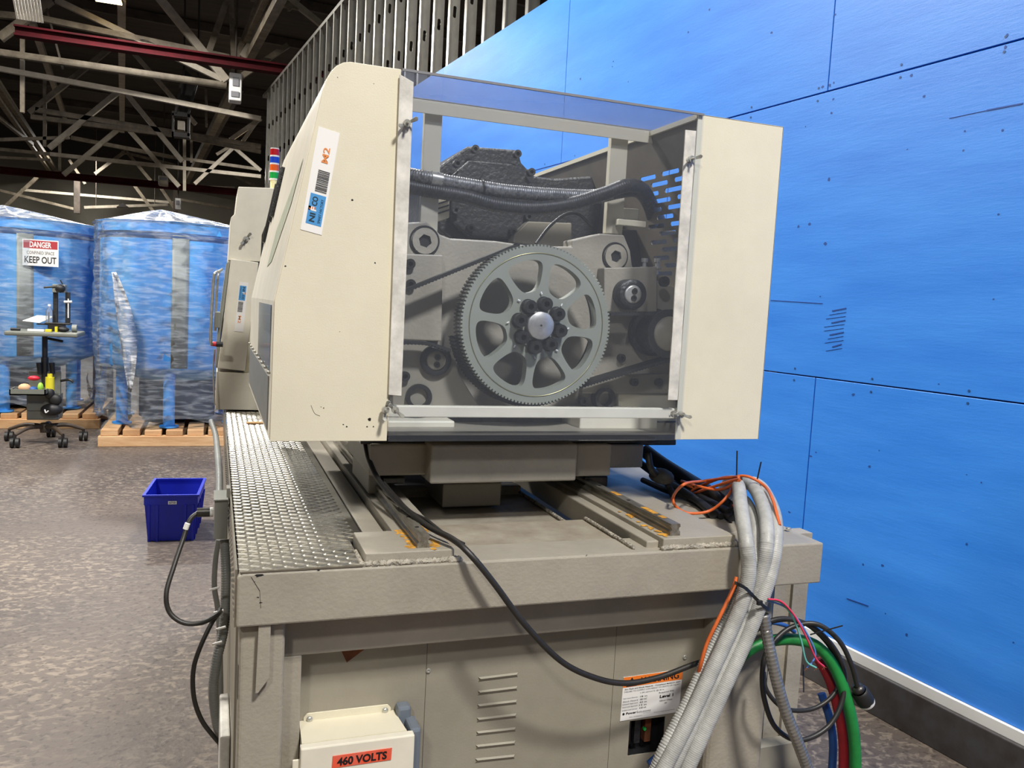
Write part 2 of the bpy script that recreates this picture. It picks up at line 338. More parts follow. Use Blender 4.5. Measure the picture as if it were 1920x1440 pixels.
def ply_mat():
    m = bpy.data.materials.new('blue_plywood'); m.use_nodes = True; nt = m.node_tree; b = nt.nodes['Principled BSDF']; N = nt.nodes.new; L = nt.links.new
    tc = N('ShaderNodeTexCoord'); mp = N('ShaderNodeMapping'); mp.inputs['Scale'].default_value = (3, .8, 5); L(tc.outputs['Object'], mp.inputs[0])
    n = N('ShaderNodeTexNoise'); n.inputs['Scale'].default_value = 1.6; n.inputs['Detail'].default_value = 8; n.inputs['Roughness'].default_value = .6; L(mp.outputs[0], n.inputs['Vector'])
    r = N('ShaderNodeValToRGB'); r.color_ramp.elements[0].position = .3; r.color_ramp.elements[1].position = .75; r.color_ramp.elements[0].color = srgb((42, 120, 214)); r.color_ramp.elements[1].color = srgb((60, 138, 228)); L(n.outputs['Fac'], r.inputs[0])
    # scuffs: thin light scratches and dark nicks
    mp2 = N('ShaderNodeMapping'); mp2.inputs['Scale'].default_value = (4, 2.0, 16); mp2.inputs['Rotation'].default_value = (.2, 0, 0); L(tc.outputs['Object'], mp2.inputs[0])
    n2 = N('ShaderNodeTexNoise'); n2.inputs['Scale'].default_value = 5; n2.inputs['Detail'].default_value = 10; n2.inputs['Roughness'].default_value = .75; L(mp2.outputs[0], n2.inputs['Vector'])
    r2 = N('ShaderNodeValToRGB'); r2.color_ramp.elements[0].position = .66; r2.color_ramp.elements[1].position = .72; r2.color_ramp.elements[0].color = (0, 0, 0, 1); r2.color_ramp.elements[1].color = (.22, .22, .22, 1); L(n2.outputs['Fac'], r2.inputs[0])
    mx = N('ShaderNodeMixRGB'); L(r2.outputs[0], mx.inputs[0]); L(r.outputs[0], mx.inputs[1]); mx.inputs[2].default_value = srgb((150, 190, 236))
    vo = N('ShaderNodeTexVoronoi'); vo.inputs['Scale'].default_value = 4.5; L(tc.outputs['Object'], vo.inputs['Vector'])
    r3 = N('ShaderNodeValToRGB'); r3.color_ramp.elements[0].position = .018; r3.color_ramp.elements[1].position = .026; r3.color_ramp.elements[0].color = (.85, .85, .85, 1); r3.color_ramp.elements[1].color = (0, 0, 0, 1); L(vo.outputs['Distance'], r3.inputs[0])
    mx2 = N('ShaderNodeMixRGB'); L(r3.outputs[0], mx2.inputs[0]); L(mx.outputs[0], mx2.inputs[1]); mx2.inputs[2].default_value = srgb((16, 44, 110)); L(mx2.outputs[0], b.inputs['Base Color'])
    b.inputs['Roughness'].default_value = .42
    bp = N('ShaderNodeBump'); bp.inputs['Strength'].default_value = .05; bp.inputs['Distance'].default_value = .01; L(n.outputs['Fac'], bp.inputs['Height'])
    bp2 = N('ShaderNodeBump'); bp2.inputs['Strength'].default_value = .2; bp2.inputs['Distance'].default_value = .004; L(n2.outputs['Fac'], bp2.inputs['Height']); L(bp.outputs[0], bp2.inputs['Normal']); L(bp2.outputs[0], b.inputs['Normal'])
    MATS['blue_plywood'] = m
ply_mat()
mat('deck', (66, 56, 46), .85, rgb2=(44, 37, 31), vscale=1.4, stretch=(.3, 3, 1), bump=.3, bscale=3)
mat('tread', (188, 184, 172), .3, metal=.9, rgb2=(160, 155, 142), vscale=8, bump=.1, bscale=80)
mat('tread_lug', (214, 210, 198), .24, metal=.9)
# ---------------------------------------------------------------- setting
tag(MB().box((-14, -6, -.05), (5, 46, 0)).build('floor', 'floor_concrete', base=(0, 0, 0)), kind='structure')
ceil_ = tag(MB().box((-22, -6, 8.0), (12, 46, 8.1)).build('ceiling', 'deck', base=(0, 0, 8)), kind='structure')
fw = tag(MB().box((-22, 40, -.05), (12, 40.2, 8)).build('wall_far', 'far_wall', base=(0, 40, 0)), kind='structure')
tag(MB().box((-22, 39.4, 6.9), (12, 39.9, 8)).build('trim_1', 'fascia'), kind='structure')
# right wall: steel studs with blue plywood sheets on the room side
wr = MB()
wr.prism([WW(-3.6, 0, .19), WW(-3.6, .15, .19), WW(-3.6, .15, .23), WW(-3.6, 0, .23)], WD * 18.1)
wr.prism([WW(-3.6, 0, 5.33), WW(-3.6, .15, 5.33), WW(-3.6, .15, 5.38), WW(-3.6, 0, 5.38)], WD * 18.1)
wr = tag(wr.build('wall_right', 'galv', base=tuple(WP)), kind='structure')
def stud_mesh(d):
    mb = MB(); e1 = .098; z0, z1 = .23, 5.33
    holes = []
    for k in range(9):
        zc = .75 + .6 * k - .25
        holes.append([WW(d, e1 / 2 + .017 * math.cos(t), zc + (.035 if math.sin(t) > 0 else -.035) + .017 * math.sin(t)) for t in [2 * math.pi * j / 10 + .1 for j in range(10)]])
    mb.holed([WW(d, 0, z0), WW(d, e1, z0), WW(d, e1, z1), WW(d, 0, z1)], holes, WD * .0015)
    mb.prism([WW(d, 0, z0), WW(d, .002, z0), WW(d + .042, .002, z0), WW(d + .042, 0, z0)], (0, 0, z1 - z0))
    mb.prism([WW(d, e1 - .002, z0), WW(d, e1, z0), WW(d + .042, e1, z0), WW(d + .042, e1 - .002, z0)], (0, 0, z1 - z0))
    mb.prism([WW(d - .008, 0.0, z0), WW(d, 0.0, z0), WW(d, .012, z0), WW(d - .008, .012, z0)], (0, 0, z1 - z0))
    return mb
s0 = stud_mesh(0).build('steel_stud', 'galv', wr)
k = 0
for i in range(-3, 36):
    d = i * .3935 + .17
    if d > 14.5: break
    if d < 1.5 and i % 3: continue
    c = s0 if k == 0 else s0.copy(); k += 1
    if c is not s0: COL.objects.link(c); c.parent = wr
    c.location = WD * d
for (z0, z1, joints) in ((.205, 1.272, [-3.4, -2.36, -.08, 2.2, 4.48, 6.76, 9.04, 11.3, 13.6, 14.4]), (1.277, 2.472, [-3.4, -1.22, 1.06, 3.34, 5.6, 7.9, 10.2, 12.5, 14.4]), (2.478, 3.62, [-3.4, -2.29, -.01, 2.27, 4.55, 6.83])):
    for a, b in zip(joints, joints[1:]):
        MB().prism([WW(a + .0025, -.014, z0), WW(a + .0025, 0, z0), WW(a + .0025, 0, z1), WW(a + .0025, -.014, z1)], WD * (b - a - .005)).build('plywood_panel', 'blue_plywood', wr, bevel=.0015, seg=1)
MB().prism([WW(-3.5, .001, .2), WW(-3.5, .0018, .2), WW(-3.5, .0018, 2.47), WW(-3.5, .001, 2.47)], WD * 17.9).prism([WW(-3.5, .001, 2.47), WW(-3.5, .0018, 2.47), WW(-3.5, .0018, 3.61), WW(-3.5, .001, 3.61)], WD * 10.3).build('seam_light_block', 'tank_trim', wr)  # added unseen sheet, stops light from behind showing in the panel seams
# screws on the plywood seams
sc_mb = MB()
for (z0) in (1.25, 1.3, 2.45, 2.5):
    for i in range(12):
        p = WW(-1.6 + i * .41, -.0145, z0 + random.uniform(-.006, .006)); sc_mb.cyl(p, p - WN * .001, .005, 8)
tag(sc_mb.build('plywood_screw', 'tank_trim', wr), kind='stuff')
mat('gouge_blue', (20, 66, 140), .6)
nk = MB()
for (x, y) in ((1447, 61), (1556, 160), (1563, 155), (1542, 163), (1562, 186), (1559, 212), (1510, 237), (1701, 280), (1554, 336), (1497, 424), (1517, 420), (1547, 457), (1538, 556), (1880, 244), (1872, 402), (1863, 561), (1709, 141), (1733, 180), (1809, 246), (1566, 27), (1885, 88), (1888, 66), (1530, 848), (1520, 855), (1630, 875), (1812, 890), (1840, 905), (1660, 1150), (1700, 1190), (1900, 1205), (1148, 125), (1088, 148), (1150, 115), (1330, 18), (1290, 60), (1760, 720), (1600, 740), (1812, 1020), (1480, 960), (1655, 1060)):
    q = UW(x, y, -.0148); r = random.uniform(.0035, .008) * (q - CAM).length / 3.2; w1_ = WD * r; w2_ = V((0, 0, r * random.uniform(.5, 1)))
    nk.add([q + w1_ * math.cos(a) * random.uniform(.5, 1.2) + w2_ * math.sin(a) * random.uniform(.5, 1.2) for a in [2 * math.pi * j / 6 for j in range(6)]], [list(range(6))])
tag(nk.build('nick', 'gouge_blue', wr), kind='stuff')
# torn veneer patch and gouges on the lower sheet
tv = MB()
for i in range(11):
    p = UW(1588 - i * .8 - random.uniform(0, 3), 578 + i * 7.5, -.0146); q = UW(1562 - random.uniform(0, 12) - (i % 3) * 6, 583 + i * 7.5, -.0146)
    tv.obox(p, q, .002, .0012 + .004 * (i % 3 == 0))
tv.obox(UW(1780, 222, -.0146), UW(1850, 207, -.0146), .002, .0015); tv.obox(UW(1850, 207, -.0146), UW(1918, 194, -.0146), .002, .005); tv.obox(UW(1588, 1122, -.0146), UW(1628, 1136, -.0146), .003, .004); tv.obox(UW(1445, 563, -.0146), UW(1542, 569, -.0146), .002, .003)
tag(tv.build('gouge', 'gouge_blue', wr), label='dark gouges and torn veneer in the blue plywood')
MB().prism([WW(-3.6, -.03, .165), WW(-3.6, 0, .165), WW(-3.6, 0, .204), WW(-3.6, -.03, .204)], WD * 18).build('white_ledge', 'white_board', wr)
tag(MB().prism([WW(-3.6, -.045, 0), WW(-3.6, .15, 0), WW(-3.6, .15, .164), WW(-3.6, -.045, .164)], WD * 18).build('baseboard_right', 'curb', bevel=.004), kind='structure')
# ---------------------------------------------------------------- roof steel: members on their truss planes
def truss(name, lab, D, segs, m='truss_paint', cat='truss', group=None):
    """segs: (x0,y0,x1,y1,width px, part name[, material]); every bar lies in the plane y = D"""
    t = thing(name, tuple(U(230, 250, 'y', D)), lab, cat, group)
    for s in segs:
        a = U(s[0], s[1], 'y', D); b = U(s[2], s[3], 'y', D); wd = s[4] * D / FPX
        mb = MB(); mb.obox(a, b, wd, wd, (0, 1, 0))
        n = (b - a).cross(V((0, 1, 0))).normalized()
        mb.obox(a + V((0, wd * .9, 0)), b + V((0, wd * .9, 0)), wd * .25, wd * .8, (0, 1, 0))
        mb.build(s[5], s[6] if len(s) > 6 else m, t)
    return t
EX = V((math.cos(.112), math.sin(.112), 0))
def redbeam(a, b, D, h, lab):
    p = U(*a, 'y', D); q = U(*b, 'y', D); d = (q - p).normalized(); q = q + d * 3.0
    t = thing('crane_beam', tuple((p + q) / 2), lab, 'beam')
    web = MB().obox(p, q, .02, h, (0, 0, 1)); web.build('web', 'beam_red', t)
    for sg in (1, -1): MB().obox(p + V((0, 0, sg * h / 2)), q + V((0, 0, sg * h / 2)), .22, .03, (0, 0, 1)).build('flange', 'beam_red', t)
redbeam((28, 58), (525, 130), 16.2, .14, 'dark red steel beam crossing the upper left under the roof')
redbeam((0, 319), (440, 360), 32, .2, 'thin dark red steel beam far back above the pale end wall')
truss('roof_truss', 'nearest roof truss with pale chords meeting the white box', 17.2, [
    (-60, 22, 83, 36, 10, 'chord'), (83, 36, 430, 108, 9, 'chord'), (-60, 90, 425, 161, 10, 'chord'), (-60, 118, 222, 170, 8, 'chord', 'truss_light'), (222, 170, 489, 223, 8, 'chord', 'truss_light'),
    (105, 0, 417, 150, 9, 'brace', 'truss_light'), (297, -6, 425, 152, 13, 'brace', 'truss_light'), (42, 69, 42, 211, 6, 'hanger'), (433, -6, 438, 125, 8, 'hanger'), (520, 8, 458, 111, 18, 'brace', 'truss_light'),
    (487, -5, 443, 110, 9, 'brace'), (428, -5, 392, 97, 10, 'brace'), (540, 85, 455, 142, 9, 'brace'), (82, -5, 118, 130, 3, 'brace', 'truss_dark'), (96, 0, 0, 72, 12, 'brace'), (540, -4, 610, 52, 10, 'brace', 'truss_light'), (560, -4, 540, 18, 8, 'brace'), (470, -4, 560, 14, 9, 'brace')])
truss('roof_truss', 'middle roof truss with large W bracing behind the dark duct', 22.5, [
    (67, 206, 489, 275, 8, 'chord'), (58, 219, 325, 253, 7, 'chord'), (222, 172, 92, 278, 8, 'brace', 'truss_light'), (239, 178, 342, 303, 8, 'brace', 'truss_light'), (251, 100, 367, 233, 7, 'brace', 'truss_light'),
    (205, 92, 55, 212, 8, 'brace'), (84, 147, 84, 275, 5, 'hanger'), (386, 166, 387, 238, 4, 'hanger'), (325, 253, 489, 285, 6, 'chord'), (0, 262, 130, 258, 5, 'chord'), (489, 222, 432, 262, 7, 'brace', 'truss_light'), (480, 230, 455, 265, 6, 'brace', 'truss_light')])
truss('roof_truss', 'far roof truss with thin braces above the second red beam', 27.5, [
    (133, 258, 319, 294, 6, 'chord'), (94, 289, 489, 331, 6, 'chord', 'truss_light'), (222, 242, 119, 328, 7, 'brace', 'truss_light'), (242, 244, 336, 350, 7, 'brace', 'truss_light'), (-20, 278, 94, 289, 5, 'chord'), (-20, 294, 94, 300, 4, 'chord'),
    (112, 230, 112, 320, 4, 'hanger'), (346, 255, 346, 358, 5, 'hanger', 'truss_light'), (359, 235, 359, 305, 4, 'hanger'), (440, 275, 365, 345, 6, 'brace', 'truss_light'), (440, 278, 489, 320, 6, 'brace', 'truss_light'), (406, 290, 440, 270, 5, 'brace'), (319, 294, 489, 318, 5, 'chord')])
truss('roof_truss', 'farthest roof truss, a faint lattice over the end wall', 36, [
    (236, 283, 178, 326, 5, 'brace'), (236, 283, 283, 339, 5, 'brace'), (228, 285, 330, 310, 4, 'chord'), (40, 356, 325, 380, 4, 'chord', 'truss_light'), (-20, 352, 140, 392, 4, 'brace'), (70, 332, 5, 392, 5, 'brace'), (250, 345, 290, 400, 5, 'brace'), (300, 350, 330, 395, 5, 'brace'),
    (145, 330, 145, 400, 9, 'hanger', 'truss_dark'), (329, 345, 329, 405, 7, 'hanger', 'truss_dark'), (325, 372, 440, 392, 4, 'chord'), (130, 300, 160, 345, 4, 'brace'), (345, 350, 440, 352, 4, 'chord', 'truss_light'), (440, 330, 480, 350, 4, 'brace')])
# lengthwise girders running to the far end
def girder(lab, segs, zz=6.0, m='truss_paint'):
    t = thing('roof_girder', tuple(U(segs[0][0], segs[0][1], 'z', zz)), lab, 'girder')
    for (a, b, wd, nm, mm) in segs_fix(segs, zz): MB().obox(a, b, wd, wd, (0, 0, 1)).build(nm, mm or m, t)
def segs_fix(segs, zz):
    out = []
    for s in segs:
        z0 = s[5] if len(s) > 5 else zz; z1 = s[6] if len(s) > 6 else z0
        out.append((U(s[0], s[1], 'z', z0), U(s[2], s[3], 'z', z1), s[4], 'chord', s[7] if len(s) > 7 else None))
    return out
girder('long pale roof girder dropping from the white box to the far wall', [(440, 160, 345, 352, .18), (452, 165, 352, 352, .12, 6.0, 6.0, 'truss_dark'), (530, -10, 440, 160, .14, 6.0, 6.0), (500, -8, 432, 140, .1, 6.3)])
girder('long roof girder at the left edge with glinting flange', [(-60, 105, 150, 400, .12), (-60, 80, 155, 392, .12, 6.1), (-20, 128, 138, 372, .1, 6.2, 6.2, 'truss_light'), (-40, 190, 60, 270, .1, 5.9)])
girder('pale lengthwise purlin hanging above the upper lamp', [(228, -8, 229, 245, .14, 6.6, 6.6, 'truss_light')])
girder('narrow lengthwise purlin left of the upper lamp', [(60, 40, 122, 220, .12, 6.6, 6.6, 'truss_light')])
# thin roof joists under the deck
for k in range(9):
    y = 13 + k * 3.0
    MB().obox((-20, y - 2, 7.88), (8, y + 1.1, 7.88), .1, .2).build('roof_joist', 'truss_dark', ceil_)
def boxy(name, lab, cat, x0, y0, x1, y1, D, dep, m, parts=()):
    a = U(x0, y1, 'y', D); b = U(x1, y0, 'y', D); t = thing(name, ((a.x + b.x) / 2, D, a.z), lab, cat)
    MB().box(a, (b.x, D + dep, b.z)).build('housing', m, t, bevel=.02)
    MB().cyl(((a.x + b.x) / 2, D + dep / 2, b.z - .01), ((a.x + b.x) / 2, D + dep / 2, 8.0), .02, 6).build('hanger', 'truss_dark', t)
    for (u0, v0, u1, v1, mm) in parts:
        p = U(u0, v1, 'y', D - .02); q = U(u1, v0, 'y', D - .02); MB().box(p, (q.x, D + .01, q.z)).build('grille', mm, t)
    return t
boxy('unit_heater', 'white square box hung where the pale roof members meet', 'box', 429, 138, 454, 187, 16.4, .3, 'white_board', [(436, 146, 448, 160, 'ink_grey'), (433, 172, 448, 180, 'ink_grey')])
boxy('electrical_box', 'small white box low on the far roof girder', 'box', 328, 372, 339, 392, 29, .3, 'white_board', [(330, 376, 337, 384, 'ink_grey')])
boxy('speaker_horn', 'pale grey box on the second red beam', 'box', 297, 330, 315, 347, 30, .3, 'truss_light', [(299, 333, 313, 337, 'ink_grey')])
hd = thing('hanging_duct', tuple(U(338, 212, 'y', 20)), 'dark square frame hanging on two dark drop rods', 'duct')
for (x0, y0, x1, y1) in ((322, 212, 356, 216), (322, 250, 356, 255), (322, 212, 326, 255), (351, 212, 356, 255)):
    a = U(x0, y1, 'y', 20); b = U(x1, y0, 'y', 20); MB().box(a, (b.x, 20.25, b.z)).build('frame_bar', 'duct_dark', hd)
MB().box(U(333, 226, 'y', 20.1), U(346, 244, 'y', 20.1) + V((0, .2, 0))).build('unit_body', 'truss_light', hd)
for (x0, y0, x1, y1) in ((345, 128, 329, 212), (371, 150, 353, 214)): MB().obox(U(x0, y0, 'y', 20), U(x1, y1, 'y', 20), .05, .05).build('drop_rod', 'duct_dark', hd)
MB().prism([U(346, 130, 'y', 20.4), U(370, 150, 'y', 20.4), U(353, 212, 'y', 20.4), U(333, 208, 'y', 20.4)], (0, .3, 0)).build('duct_panel', 'duct_dark', hd)
cb = thing('conduit_bank', tuple(U(50, 20, 'y', 13)), 'bank of parallel pale conduits at the top left corner', 'conduit')
for i in range(9): MB().cyl(U(24 + i * 6, -10, 'y', 13), U(33 + i * 5.8, 36 + i * .9, 'y', 13), .014, 8).build('conduit', 'truss_light', cb)
MB().cyl(U(345, 129, 'y', 20) , (U(345, 129, 'y', 20).x, 20, 8.0), .02, 6).cyl(U(371, 151, 'y', 20) , (U(371, 151, 'y', 20).x, 20, 8.0), .02, 6).build('hanger', 'duct_dark', hd)
hp = thing('light_tube', tuple(U(235, 386, 'y', 35)), 'long thin pale tube light hanging before the far wall', 'lamp')
MB().obox(U(158, 389, 'y', 35), U(315, 384, 'y', 35), .1, .1).build('tube', 'truss_light', hp); MB().prism([U(218, 388, 'y', 34.9), U(241, 388, 'y', 34.9), U(230, 380, 'y', 34.9)], (0, .1, 0)).build('hood', 'duct_dark', hp)
MB().cyl(U(180, 388, 'y', 35), (U(180, 388, 'y', 35).x, 35, 8.0), .015, 6).cyl(U(290, 385, 'y', 35), (U(290, 385, 'y', 35).x, 35, 8.0), .015, 6).build('hanger', 'truss_dark', hp)
# ceiling lamps
LL = ['glowing high bay lamp at the top edge of the picture', 'glowing lamp low on the left girder']
for i, (x, y, z, p) in enumerate(LAMPS[:2]):
    if i == 0: q = U(203, 0, 'z', 6.5)
    else: q = U(85, 315, 'z', 6.5)
    t = thing('ceiling_lamp', tuple(q), LL[i], 'lamp'); s = .22 if i == 0 else .5
    MB().box(q + V((-s, -.14, 0)), q + V((s, .14, .12))).build('lamp_housing', 'lamp_case', t); MB().box(q + V((-s * .95, -.12, -.02)), q + V((s * .95, .12, 0))).build('diffuser', 'lamp_glow', t)
    MB().cyl(q + V((0, 0, .1)), (q.x, q.y, 8.0), .015, 6).build('hanger', 'truss_dark', t)
# ================================================================= machine bed
YB = 1.5; ZT = 1.005
bed = thing('machine_bed', (.68, 1.6, 0), 'grey-beige steel machine bed with tread plate, two slide rails and louvred base', 'machine')
bl = U(444, 1120, 'y', YB).x; br = U(1541, 1060, 'y', YB).x; zb = .906
# front beam (profile rounded at the top left)
n = 6; prof = [(bl + .012 - .012 * math.cos(t), ZT - .012 + .012 * math.sin(t)) for t in [math.pi / 2 * i / n for i in range(n + 1)]]
poly = [(bl, zb)] + prof + [(br, ZT - .004), (br, zb)]
MB().prism([(x, YB, z) for x, z in poly], (0, .11, 0)).build('front_beam', 'bed_paint', bed, bevel=.004)
xr = U(1195, 1035, 'z', 1.0).x      # inner side of the right rail seat
xl2 = U(852, 1042, 'z', 1.0).x
# deck between the rails: front shelf, step, sunken tray
MB().box((bl + .33, YB + .11, ZT - .03), (xr + .01, 1.78, ZT - .004)).build('front_shelf', 'bed_worn', bed, bevel=.003)
hc = U(895, 1002, 'z', .96)
ring = [hc + V((.018 * math.cos(t), .018 * math.sin(t), 0)) for t in [2 * math.pi * i / 20 for i in range(20)]]
tz = .96
MB().holed([(xl2 - .03, 1.78, tz), (xr + .01, 1.78, tz), (xr + .01, 2.25, tz), (xl2 - .03, 2.25, tz)], [], (0, 0, -.02)).build('sunken_tray', 'bed_worn', bed)
MB().cyl(hc + V((0, 0, .001)), hc + V((0, 0, .002)), .016, 20).build('drain_hole', 'black', bed)
MB().box((xl2, 2.22, .95), (xr, 2.27, .985)).build('cross_rib', 'bed_worn', bed, bevel=.004)
MB().box((xl2 - .05, 2.27, .86), (xr + .05, 3.9, .88)).build('inner_floor', 'black', bed)  # black stands in for the shade inside the bed behind the saddle
wl = MB()
for i in range(60):
    t = i / 59; wl.sphere((xr - .003 - .008 * 0, YB + .03 + t * .7, ZT + .001 - (.04 if t > .35 else 0)), .006, 6, (1, 1.6, .8))
tag(wl.build('weld_bead', 'weld', bed), kind='stuff')
# rail seats
def seat(x0, x1, nm='rail_seat'):
    MB().box((x0, YB + .012, ZT - .01), (x1, 3.9, ZT + .021)).build(nm, 'bed_paint', bed, bevel=.002)
    w_ = MB()
    for i in range(40):
        t = i / 39; w_.sphere((x0 + (x1 - x0) * t, YB + .010 + random.uniform(-.002, .002), ZT + .001), .008, 6, (1.3, .8, .7 + random.random() * .3))
    tag(w_.build('weld_bead', 'weld', bed), kind='stuff')
sl0 = U(685, 1048, 'y', YB + .012).x; sl1 = U(852, 1036, 'y', YB + .012).x; sr0 = U(1243, 1030, 'y', YB + .012).x; sr1 = U(1378, 1022, 'y', YB + .012).x
# left seat: wide pad only at the front, narrower strips behind
MB().box((sl0, YB + .012, ZT - .012), (sl1, 1.66, ZT + .022)).build('rail_pad', 'bed_paint', bed, bevel=.002)
w_ = MB()
for i in range(46): t = i / 45; w_.sphere((sl0 - .004 + (sl1 - sl0 + .012) * t, YB + .009 + random.uniform(-.002, .002), ZT + .002), .008, 6, (1.3, .9, .6 + random.random() * .4))
for i in range(14): t = i / 13; w_.sphere((sl0 - .005, YB + .012 + t * .08, ZT + .002), .006, 6, (1, 1.4, .8))
tag(w_.build('weld_bead', 'weld', bed), kind='stuff')
xrl = U(764, 974, 'z', 1.045).x; xrr = U(1203, 956, 'z', 1.045).x
MB().box((xrl - .035, 1.66, ZT - .012), (xrl + .06, 3.9, ZT + .021)).build('rail_seat', 'bed_paint', bed, bevel=.002)
MB().box((xrl - .085, 1.66, ZT - .012), (xrl - .04, 3.9, ZT + .003)).build('edge_strip', 'bed_paint', bed, bevel=.002)
seat(sr0, sr1)
MB().box((sr0 - .03, YB + .03, .96), (sr0, 3.9, ZT + .012)).build('seat_side', 'bed_paint', bed, bevel=.003)
MB().box((sl1 - .02, 1.66, .94), (sl1, 3.9, ZT + .003)).build('seat_side', 'bed_paint', bed, bevel=.003)
def rail(x, y0):
    w2, zb_, h = .0125, ZT + .021, .026
    p = [(-w2, 0), (w2, 0), (w2, .008), (w2 * .72, .012), (w2 * .72, .017), (w2, .020), (w2 * .9, h), (-w2 * .9, h), (-w2, .020), (-w2 * .72, .017), (-w2 * .72, .012), (-w2, .008)]
    r = MB().prism([(x + a, y0, zb_ + b) for a, b in p], (0, 3.9 - y0, 0)).build('slide_rail', 'rail_steel', bed)
    for i in range(7):
        MB().cyl((x, y0 + .06 + i * .08, zb_ + h), (x, y0 + .06 + i * .08, zb_ + h + .0006), .0045, 10).build('rail_hole', 'black', r)
rail(xrl, YB + .03); rail(xrr, YB + .03)
# orange preservative stains beside the rails
st = MB()
for (x, y0, y1, nx) in ((xrl - .022, YB + .03, 1.66, 26), (xrl + .026, YB + .02, 1.72, 34), (xrr - .026, YB + .03, 1.75, 16), (xrl + .018, 1.75, 1.98, 14)):
    for i in range(nx):
        px_, py_ = x + random.uniform(-.008, .008), random.uniform(y0, y1); r = random.uniform(.003, .009)
        st.add([(px_ + r * random.uniform(.6, 1.2) * math.cos(a), py_ + 1.3 * r * random.uniform(.6, 1.2) * math.sin(a), ZT + .0222 + i * .00001) for a in [2 * math.pi * j / 7 for j in range(7)]], [list(range(7))])
for (y0, y1) in ((1.62, 1.68), (1.8, 1.84), (1.58, 1.60)):
    st.box((xrr - .006, y0, ZT + .0474), (xrr + .008, y1, ZT + .048)); 
for (y0, y1) in ((1.86, 1.93), (1.97, 2.02)): st.box((xrl - .004, y0, ZT + .0474), (xrl + .009, y1, ZT + .048))
tag(st.build('preservative_stain', 'rust_orange', bed), kind='stuff')['label'] = 'orange preservative stains along the rails'
# right end deck (hoses lie on it) and end cap
MB().box((sr1, YB + .11, ZT - .03), (br - .001, 3.9, ZT - .002)).build('side_deck', 'bed_paint', bed, bevel=.003)
MB().box((sr1 + .01, YB + .12, ZT - .002), (sr1 + .018, 3.4, ZT + .008)).build('deck_strip', 'bed_paint', bed)
MB().box((br - .07, 1.64, ZT - .002), (br - .02, 2.1, ZT + .002)).build('cover_strip', 'bed_paint', bed, bevel=.001)
bolt(U(1478, 992, 'z', ZT + .002), (0, 0, 1), .006, .004, bed, 'deck_bolt', 'zinc')
# tread plate on the left with raised lugs
px1 = U(729, 998, 'z', ZT).x
xe = xrl - .09
MB().box((bl + .004, YB + .001, ZT + .0005), (sl0 - .006, YB + .16, ZT + .0035)).box((bl + .004, YB + .16, ZT + .0005), (xe, 4.0, ZT + .0035)).box((bl - .003, YB + .02, .9), (bl + .001, 4.0, ZT + .002)).build('tread_plate', 'tread', bed)
lg = MB(); zt = ZT + .0035; pitch = .0195
def lug(cx, cy, a, L=.0135, W=.0028, H=.0019):
    u = V((math.cos(a), math.sin(a), 0)); v = V((-u.y, u.x, 0)); c = V((cx, cy, zt))
    vs = [c - u * L, c - u * L * .5 - v * W, c + u * L * .5 - v * W, c + u * L, c + u * L * .5 + v * W, c - u * L * .5 + v * W, c - u * L * .55 + V((0, 0, H)), c + u * L * .55 + V((0, 0, H))]
    lg.add(vs, [(0, 1, 6), (1, 2, 7, 6), (2, 3, 7), (3, 4, 7), (4, 5, 6, 7), (5, 0, 6)])
y = YB + .012; j = 0
while y < 3.75:
    x = bl + .014; i = 0
    while x < xe - .008:
        if not (x > sl0 - .016 and y < YB + .17): lug(x, y, (1 if (i + j) % 2 else -1) * .5 + .05)
        x += pitch; i += 1
    y += pitch * .8; j += 1
tag(lg.build('tread_lugs', 'tread_lug', bed), kind='stuff')
lg = MB()
for j in range(90):
    for i in range(5):
        y_, z_ = YB + .03 + j * .0165, .912 + i * .0165; a = .6 * (1 if (i + j) % 2 else -1); u = V((0, math.cos(a), math.sin(a))); v = V((0, -u.z, u.y)); c = V((bl - .003, y_, z_)); L, W = .0085, .003
        lg.add([c - u * L, c - v * W, c + u * L, c + v * W, c + V((-.0016, 0, 0))], [(1, 0, 4), (2, 1, 4), (3, 2, 4), (0, 3, 4)])
tag(lg.build('side_lugs', 'tread_lug', bed), kind='stuff')
MB().box((.30, 3.0, .89), (1.08, 3.88, 1.56)).build('rear_shade_block', 'dark_steel', bed, bevel=.02)  # added dark block, darkens the gap seen under the saddle
# base frame below the beam
yl = 1.56; z1 = U(800, 1208, 'y', yl).z; cx0 = U(508, 1300, 'y', yl).x; cx1 = U(564, 1300, 'y', yl).x; rx0 = U(1330, 1330, 'y', yl).x; rx1 = U(1442, 1300, 'y', yl).x
MB().box((cx0, yl, z1), (rx0 + .02, yl + .1, zb)).build('upper_rail', 'bed_paint', bed, bevel=.003)
MB().box((cx0, yl, 0), (cx1, yl + .1, z1 + .001)).build('left_post', 'bed_paint', bed, bevel=.003)
MB().box((rx0, yl, 0), (rx1, yl + .12, zb)).build('right_post', 'bed_paint', bed, bevel=.02, seg=4)
MB().box((bl + .006, YB + .02, .0), (cx0 + .02, YB + .07, zb)).build('corner_post', 'bed_paint', bed, bevel=.008, seg=3)
MB().box((bl + .002, yl + .02, 0), (cx0, 3.9, zb - .002)).build('left_side_panel', 'bed_panel', bed)
q0 = U(1487, 1108, 'y', 1.72); q1 = U(1506, 1200, 'y', 1.72)
MB().box((q0.x, 1.72, 0), (q1.x, 1.73, zb + .05)).box((q0.x - .05, 1.73, 0), (q1.x, 1.77, zb + .05)).build('rear_post', 'bed_paint', bed)
MB().box((rx1 - .01, 1.66, 0), (q1.x - .01, 1.70, .42)).build('lower_gusset', 'bed_panel', bed)
MB().box((bl + .03, 2.6, 0), (br - .06, 3.85, .85)).build('rear_body', 'bed_panel', bed)
